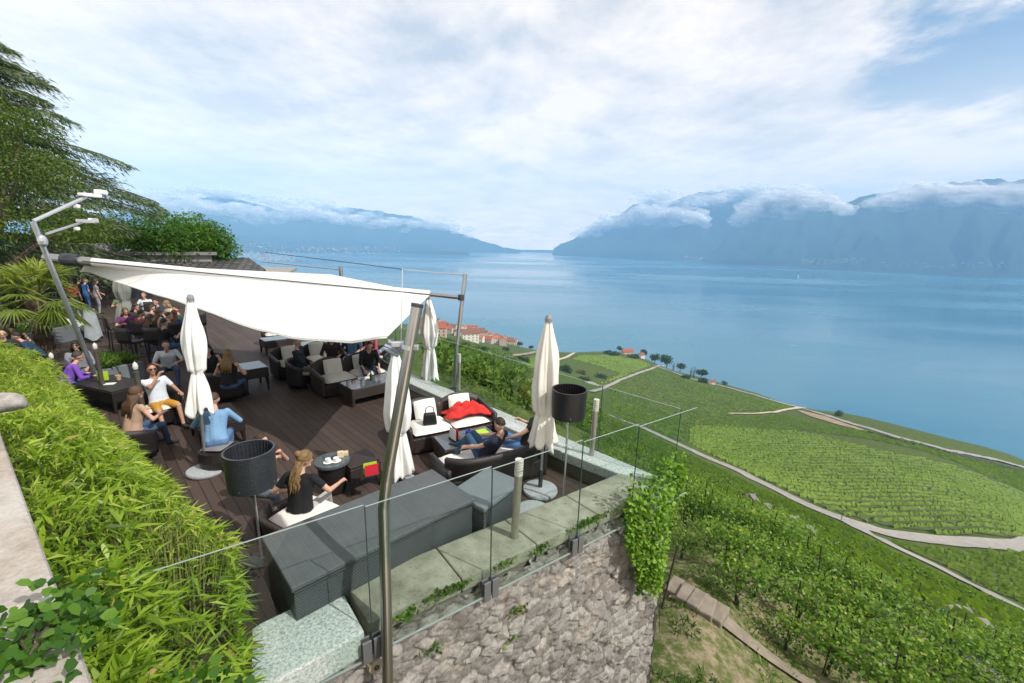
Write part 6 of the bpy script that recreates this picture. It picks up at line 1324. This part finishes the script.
person('guest in white short sleeves leaning on a table left of the white parasol', Vector((-9.3, 11.2, 0)), V3(.6, -.75, 0), hip=.5, lean=.4, hands=((.2, .5, .7), (-.2, .5, .72)), top=('white_tee', (.62, .66, .74)), hair=((.03, .02, .014), 'crop'), sleeve=.7)
person('person in a purple hooded top bent over at the left, seen from behind', Vector((-10.55, 9.62, 0)), V3(.55, .8, 0), hip=.46, lean=.45, hands=((.2, .5, .62), (-.2, .5, .62)), top=('purple', (.20, .08, .50)), hair=((.06, .05, .045), 'short'), sleeve=1.7)
person('woman with sunglasses and long dark hair in a grey top at the left table', Vector((-11.1, 10.6, 0)), V3(.6, -.8, 0), hip=.48, lean=.05, hands=((.08, .28, .86), (-.20, .34, .66)), top=('grey_knit', (.26, .27, .32)), hair=((.022, .015, .012), 'long'), sleeve=1.7, glasses=True)
person('dark-haired woman at the left picture edge looking down at her hands', at(15, 327, 1.2)*1.0-Vector((0, 0, 1.2)), V3(.5, -.8, 0), hip=.48, lean=.15, nod=.3, top=('black', (.02, .02, .02)), hair=((.022, .015, .012), 'bun'), sleeve=.0)
person('man at the very left picture edge in dark clothes', at(2, 333, 1.2)-Vector((0, 0, 1.2)), V3(.7, -.6, 0), hip=.48, lean=.1, top=('charcoal', (.03, .03, .035)), hair=((.03, .02, .014), 'crop'), sleeve=1.6)
person('dark-haired guest in navy bending down left of the palm trunk', at(36, 334, 1.1)-Vector((0, 0, 1.1)), V3(-.6, -.5, 0), hip=.46, lean=.55, top=('navy', (.02, .05, .10)), hair=((.022, .015, .012), 'short'), sleeve=1.6)
# ---- standing at the back
person('man standing at the back in a bright blue shirt', at(90, 313), V3(.4, .8, 0), 'stand', hands=((.28, .12, .85), (-.25, .2, 1.0)), top=('bright_blue', (.05, .20, .52)), bot=('blue_jeans', (.06, .14, .32)), hair=((.09, .06, .04), 'crop'), sleeve=.6)
person('woman standing at the back in a black and white patterned dress', at(100, 314), V3(.5, .7, 0), 'stand', hands=((.25, .1, .8), (-.2, .25, 1.0)), top=('patterned', (.30, .30, .32)), bot=('patterned', (.30, .30, .32)), hair=((.05, .03, .02), 'long'), sleeve=.5)
person('person standing at the back in a rust-red top beside the palm', at(77, 316), V3(-.4, .8, 0), 'stand', hands=((.25, .1, .85), (-.25, .1, .85)), top=('rust', (.38, .09, .05)), bot=('dark_jeans', (.03, .04, .07)), hair=((.05, .03, .02), 'short'), sleeve=.6)
person('person standing at the back in black between the rust-red and blue tops', at(84, 312), V3(.2, .9, 0), 'stand', hands=((.25, .1, .85), (-.25, .1, .85)), top=('black', (.02, .02, .022)), bot=('black', (.02, .02, .022)), hair=((.03, .02, .014), 'short'), sleeve=1.6)
# ---- crowd under the left of the sail
_cr = [(127, 304, 1.25, 'guest in yellow and teal at the left edge of the bar crowd', ('mustard_tee', (.45, .32, .06)), ((.05, .03, .02), 'long'), V3(.9, -.2, 0)), (125, 316, 1.2, 'guest in purple below the yellow-clad one, by the grey-green parasol', ('plum', (.12, .04, .12)), ((.16, .09, .04), 'long'), V3(.8, -.5, 0)),
       (145, 297, 1.3, 'guest with light brown hair and white top at the back of the bar crowd', ('white_tee', (.62, .66, .74)), ((.25, .15, .07), 'short'), V3(.3, -.9, 0)), (139, 319, 1.2, 'guest in a dark red top right of the grey-green parasol', ('dark_red', (.34, .03, .04)), ((.04, .025, .018), 'short'), V3(.2, .9, 0)),
       (150, 312, 1.25, 'guest in a grey-blue shirt in the middle of the bar crowd, seen from behind', ('slate_blue', (.16, .20, .28)), ((.06, .04, .03), 'crop'), V3(.0, 1, 0)), (148, 324, 1.2, 'brown-haired guest in black just behind the broad bar chair', ('black', (.02, .02, .022)), ((.12, .07, .04), 'long'), V3(.2, .9, 0)),
       (159, 305, 1.25, 'guest in navy under the sail hem at the back right of the crowd', ('navy', (.02, .05, .10)), ((.03, .02, .014), 'short'), V3(-.3, -.9, 0)), (166, 320, 1.25, 'guest in a pale grey T-shirt with bare arms, left of the blue one', ('pale_grey', (.45, .46, .48)), ((.10, .05, .03), 'crop'), V3(.5, .8, 0)),
       (173, 318, 1.25, 'auburn-haired guest in a royal blue top by the white parasol', ('royal_blue', (.05, .10, .35)), ((.22, .08, .03), 'long'), V3(-.2, 1, 0)), (170, 308, 1.2, 'fair guest in a pale top under the sail hem, rightmost at the back', ('cream_top', (.6, .52, .42)), ((.30, .20, .10), 'long'), V3(-.5, -.8, 0))]
_cr += [(120, 297, 1.3, 'guest in olive at the back edge of the bar crowd, leftmost under the sail', ('olive_top', (.14, .15, .07)), ((.05, .03, .02), 'short'), V3(.6, -.6, 0)), (133, 310, 1.25, 'dark-haired guest in charcoal just right of the grey-green parasol hem', ('charcoal', (.03, .03, .035)), ((.03, .02, .014), 'long'), V3(.9, .2, 0)),
       (156, 317, 1.25, 'guest in a pale pink top between the brown-haired and the grey T-shirt guest', ('pale_pink', (.6, .45, .4)), ((.16, .09, .04), 'long'), V3(.4, .9, 0)), (180, 313, 1.25, 'guest in dark green right of the white parasol top', ('dark_green', (.03, .09, .05)), ((.04, .025, .018), 'crop'), V3(-.7, -.6, 0)), (162, 329, 1.2, 'guest in black seated before the royal blue one, seen from behind', ('black', (.02, .02, .022)), ((.07, .04, .025), 'short'), V3(.1, 1, 0))]
for px, py, z, lb, tp, hr, d in _cr:
    person(lb, Z0(at(px, py, z)), d, hip=.66, lean=.08, feet=((.14, .45, .22), (-.14, .45, .22)), hands=((.2, .36, .98), (-.2, .36, .98)), top=tp, hair=hr, sleeve=.6, turn=rng.normal()*.3)
# ---- right side groups
person('man in black with a beard sitting on the beige sofa over his table', Vector((-4.02, 11.55, 0)), V3(.55, -.83, 0), hip=.54, lean=.34, nod=.25, hands=((.22, .50, .62), (-.18, .50, .60)), feet=((.18, .50, .09), (-.18, .50, .09)), top=('black', (.016, .016, .018)), bot=('jeans', (.05, .11, .26)), hair=((.02, .015, .012), 'crop'), sleeve=1.3)
person('man in a dark suit and blue shirt stretching his legs to the right', Vector((-5.75, 11.35, 0)), V3(1, .1, 0), hip=.52, lean=-.22, turn=.2, hands=((.16, .25, .60), (-.26, .15, .58)), feet=((.10, .88, .42), (-.08, .90, .45)), top=('dark_suit', (.02, .024, .04)), bot=('olive', (.17, .16, .12)), hair=((.30, .27, .24), 'crop'), sleeve=1.7)
person('brown-haired guest in dark clothes right behind the man in the suit', Vector((-5.3, 12.3, 0)), V3(.3, -.9, 0), hip=.5, lean=.15, top=('dark_brown', (.05, .03, .025)), hair=((.07, .035, .02), 'long'), sleeve=1.6)
person('bald man with pale head in navy far behind the beige sofa', Vector((-4.95, 12.9, 0)), V3(.3, -1, 0), hip=.5, lean=.1, top=('navy', (.02, .05, .10)), hair=((.4, .4, .4), 'bald'), sleeve=1.6)
person('guest in dark top between the bald man and the person in pink', Vector((-4.65, 13.5, 0)), V3(.2, -1, 0), hip=.52, lean=.1, top=('charcoal', (.03, .03, .035)), hair=((.03, .02, .014), 'short'), sleeve=1.6)
person('person in a dusky pink top at the right end of the far group', Vector((-4.25, 12.9, 0)), V3(-.6, -.7, 0), hip=.54, lean=.1, top=('dusky_pink', (.42, .10, .15)), hair=((.10, .05, .03), 'short'), sleeve=1.6)
person('man in navy and jeans lounging on the dark sofa with knees drawn up', Vector((-.42, 6.66, 0)), V3(-.88, .47, 0), hip=.50, lean=-.62, turn=-.15, nod=.35, hands=((.22, .34, .70), (-.20, .36, .62)), feet=((.10, .62, .50), (-.14, .45, .50)), knees=((.2, .3, 1), (-.1, .3, 1.)), top=('navy_tee', (.015, .02, .045)), bot=('denim', (.035, .085, .16)), hair=((.035, .022, .015), 'crop'), sleeve=.5)
person('woman in blue jeans reclining at the right end of the dark sofa', Vector((.28, 7.10, 0)), V3(-.95, .15, 0), hip=.52, lean=-.40, turn=-.2, hands=((.24, .10, .86), (-.2, .32, .66)), feet=((.10, .80, .50), (-.10, .82, .48)), top=('black', (.016, .016, .018)), bot=('denim_light', (.09, .19, .40)), hair=((.05, .028, .02), 'bun'), sleeve=.4)
# two tiny walkers on the road
for i, (px, lb) in enumerate([(841, 'tiny walker in dark clothes at the road junction below, the left one'), (846, 'tiny walker in dark clothes at the road junction below, the right one')]):
    p = hit(px, 521); p.z += .35; person(lb, p, V3(.6, -.5, 0), 'stand', hands=((.25, .1, .85), (-.25, .1, .85)), top=('charcoal', (.03, .03, .035)), bot=('dark_jeans', (.03, .04, .07)), hair=((.03, .02, .014), 'short'), sleeve=1.6)
finish_people()
# ------------------------------------------------------------------ sky, sun, air
SUN_EL = 47.; SUN_AZ = math.degrees(math.atan2(.87, -.49))      # clockwise from +Y
sd = Vector((.87*math.cos(rad(SUN_EL)), -.49*math.cos(rad(SUN_EL)), math.sin(rad(SUN_EL)))).normalized()
sl = bpy.data.lights.new('sun', 'SUN'); sl.energy = 4.5; sl.angle = rad(.6); sl.color = (1, .955, .88)
so = bpy.data.objects.new('sun', sl); COL.objects.link(so); so.rotation_euler = sd.to_track_quat('Z', 'Y').to_euler(); so.location = sd*50

w = bpy.data.worlds.new('World'); SC.world = w; w.use_nodes = True; nt = w.node_tree
bg = nt.nodes['Background']; bg.inputs[1].default_value = .1
sky = N(nt, 'ShaderNodeTexSky'); sky.sky_type = 'NISHITA'; sky.sun_disc = False; sky.sun_elevation = rad(SUN_EL); sky.sun_rotation = rad(SUN_AZ)
sky.air_density = 1.0; sky.dust_density = .6; sky.ozone_density = 1.5; sky.altitude = 600
tc = N(nt, 'ShaderNodeTexCoord'); sp = N(nt, 'ShaderNodeSeparateXYZ'); nt.links.new(tc.outputs['Generated'], sp.inputs[0])
zz = mth(nt, 'ADD', mth(nt, 'MAXIMUM', sp.outputs[2], 0.), .10)
cb = N(nt, 'ShaderNodeCombineXYZ'); nt.links.new(mth(nt, 'DIVIDE', sp.outputs[0], zz), cb.inputs[0]); nt.links.new(mth(nt, 'DIVIDE', sp.outputs[1], zz), cb.inputs[1])
n1 = noise(nt, .75, 10, .60, vec=cb.outputs[0], stretch=(1., .75, 1)); n2 = noise(nt, 2.6, 9, .64, vec=cb.outputs[0], stretch=(1., .85, 1)); n3 = noise(nt, .28, 3, .5, vec=cb.outputs[0])
# open blue gap in the cloud deck, high on the right
hole = Vector(ray(1015, 0)).normalized()
dt = N(nt, 'ShaderNodeVectorMath', operation='DOT_PRODUCT'); nt.links.new(tc.outputs['Generated'], dt.inputs[0]); dt.inputs[1].default_value = hole
gap = N(nt, 'ShaderNodeMapRange', interpolation_type='SMOOTHSTEP'); gap.inputs[1].default_value = .970; gap.inputs[2].default_value = 1.0; gap.inputs[3].default_value = 0; gap.inputs[4].default_value = .27; nt.links.new(dt.outputs['Value'], gap.inputs[0])
cov = mth(nt, 'SUBTRACT', mth(nt, 'ADD', mth(nt, 'MULTIPLY', n1, .7), mth(nt, 'MULTIPLY', n2, .3)), gap.outputs[0])
mask = N(nt, 'ShaderNodeMapRange', interpolation_type='SMOOTHSTEP'); mask.inputs[1].default_value = .22; mask.inputs[2].default_value = .36; nt.links.new(cov, mask.inputs[0])
shade = ramp(nt, mth(nt, 'ADD', mth(nt, 'MULTIPLY', n1, .5), mth(nt, 'ADD', mth(nt, 'MULTIPLY', n2, .30), mth(nt, 'MULTIPLY', n3, .20))), [(.41, (6.3, 6.2, 6.3)), (.475, (9.2, 8.3, 7.6)), (.55, (12.2, 10.5, 9.2))])
low = N(nt, 'ShaderNodeMapRange', interpolation_type='SMOOTHSTEP'); low.inputs[1].default_value = .04; low.inputs[2].default_value = .34; low.inputs[3].default_value = .95; low.inputs[4].default_value = 0; nt.links.new(sp.outputs[2], low.inputs[0])
c = mixc(nt, mask.outputs[0], mixc(nt, .25, sky.outputs[0], (5., 6.3, 7.)), shade)
c = mixc(nt, low.outputs[0], c, mixc(nt, mth(nt, 'ADD', mth(nt, 'MULTIPLY', n1, .5), mth(nt, 'MULTIPLY', n2, .5)), (8., 7.5, 6.), (26., 20., 13.5)))
nt.links.new(c, bg.inputs[0])

# haze: one closed box of even thin air round everything on the ground
hz = MB(); hz.box((1300, 5050, 610), (22600, 15500, 2160))
m = bpy.data.materials.new('haze_air'); m.use_nodes = True; nt = m.node_tree; nt.nodes.remove(nt.nodes['Principled BSDF'])
pv = N(nt, 'ShaderNodeVolumePrincipled'); pv.inputs['Color'].default_value = (.33, .625, 1.0, 1); pv.inputs['Density'].default_value = 1.1e-4; pv.inputs['Anisotropy'].default_value = -.25
nt.links.new(pv.outputs[0], nt.nodes['Material Output'].inputs['Volume'])
tag(hz.build('haze', m), kind='stuff')

# low cloud banks, built of translucent puffs, lying against the mountain slopes
mm, nt, b = newmat('low_cloud_white'); nt.nodes.remove(b)
d = N(nt, 'ShaderNodeBsdfDiffuse'); d.inputs[0].default_value = (.95, .95, .95, 1); t = N(nt, 'ShaderNodeBsdfTranslucent'); t.inputs[0].default_value = (.95, .95, .95, 1)
mx = N(nt, 'ShaderNodeMixShader'); mx.inputs[0].default_value = .5; nt.links.new(d.outputs[0], mx.inputs[1]); nt.links.new(t.outputs[0], mx.inputs[2])
tr = N(nt, 'ShaderNodeBsdfTransparent'); mo = N(nt, 'ShaderNodeMixShader')
g = N(nt, 'ShaderNodeNewGeometry'); nz = noise(nt, .0035, 4, .6, vec=g.outputs['Position'])
nt.links.new(ramp(nt, nz, [(.34, (0, 0, 0)), (.72, (.42,)*3)]), mo.inputs[0]); nt.links.new(tr.outputs[0], mo.inputs[1]); nt.links.new(mx.outputs[0], mo.inputs[2]); nt.links.new(mo.outputs[0], nt.nodes['Material Output'].inputs[0])
def low_cloud(spine, r, dens, size, seed):
    rr = random.Random(seed); mb = MB(); xs = [q[0] for q in spine]
    for k in range(dens):
        px = rr.uniform(xs[0], xs[-1]); py = float(np.interp(px, xs, [q[1] for q in spine])); th = float(np.interp(px, xs, [q[2] for q in spine]))
        s = size*rr.uniform(.35, 1.)*(th/10)**.5; y = py+rr.gauss(0, .33)*th
        p = toward(px, y, r+rr.uniform(-250, 250)); o = len(mb.v)
        mb.ell(p, (s*rr.uniform(1.0, 1.9), s*1.2, s*rr.uniform(.4, .62)), 9)
        for i in range(o, len(mb.v)):
            q = Vector(mb.v[i]); f = .75+.6*float(vnoise(q.x/s*1.7, (q.y+q.z*2)/s*1.7, seed)); mb.v[i] = tuple(p+(q-p)*f)
    tag(mb.build('low_cloud_bank', mm, smooth=True), kind='stuff')
low_cloud([(575, 236, 5), (605, 224, 10), (640, 214, 14), (690, 216, 14), (705, 220, 8)], 8300, 260, 120, 1)
low_cloud([(735, 222, 8), (760, 206, 16), (790, 200, 16), (830, 202, 10), (850, 214, 5)], 7000, 240, 105, 2)
low_cloud([(640, 198, 10), (700, 202, 10), (760, 190, 8), (830, 195, 8)], 9400, 190, 135, 3)
low_cloud([(870, 204, 5), (920, 196, 14), (970, 194, 14), (1030, 199, 18), (1100, 199, 18)], 6700, 280, 115, 4)
low_cloud([(130, 204, 14), (170, 206, 14), (215, 208, 12), (260, 214, 12), (300, 212, 12), (340, 219, 9), (400, 222, 9), (435, 224, 12), (470, 233, 7)], 9200, 380, 125, 5)
low_cloud([(140, 196, 8), (200, 191, 7), (260, 199, 7), (300, 204, 9), (350, 210, 5)], 10600, 160, 135, 6)

SC.view_settings.view_transform = 'Standard'; SC.view_settings.look = 'None'; SC.view_settings.exposure = .22; SC.view_settings.gamma = 1
SC.view_settings.use_curve_mapping = False
cy = SC.cycles; cy.max_bounces = 6; cy.diffuse_bounces = 3; cy.glossy_bounces = 3; cy.transmission_bounces = 4; cy.volume_bounces = 2; cy.transparent_max_bounces = 28
cy.caustics_reflective = False; cy.caustics_refractive = False; cy.use_denoising = True; cy.sample_clamp_indirect = 6; cy.use_adaptive_sampling = True; cy.adaptive_threshold = .012
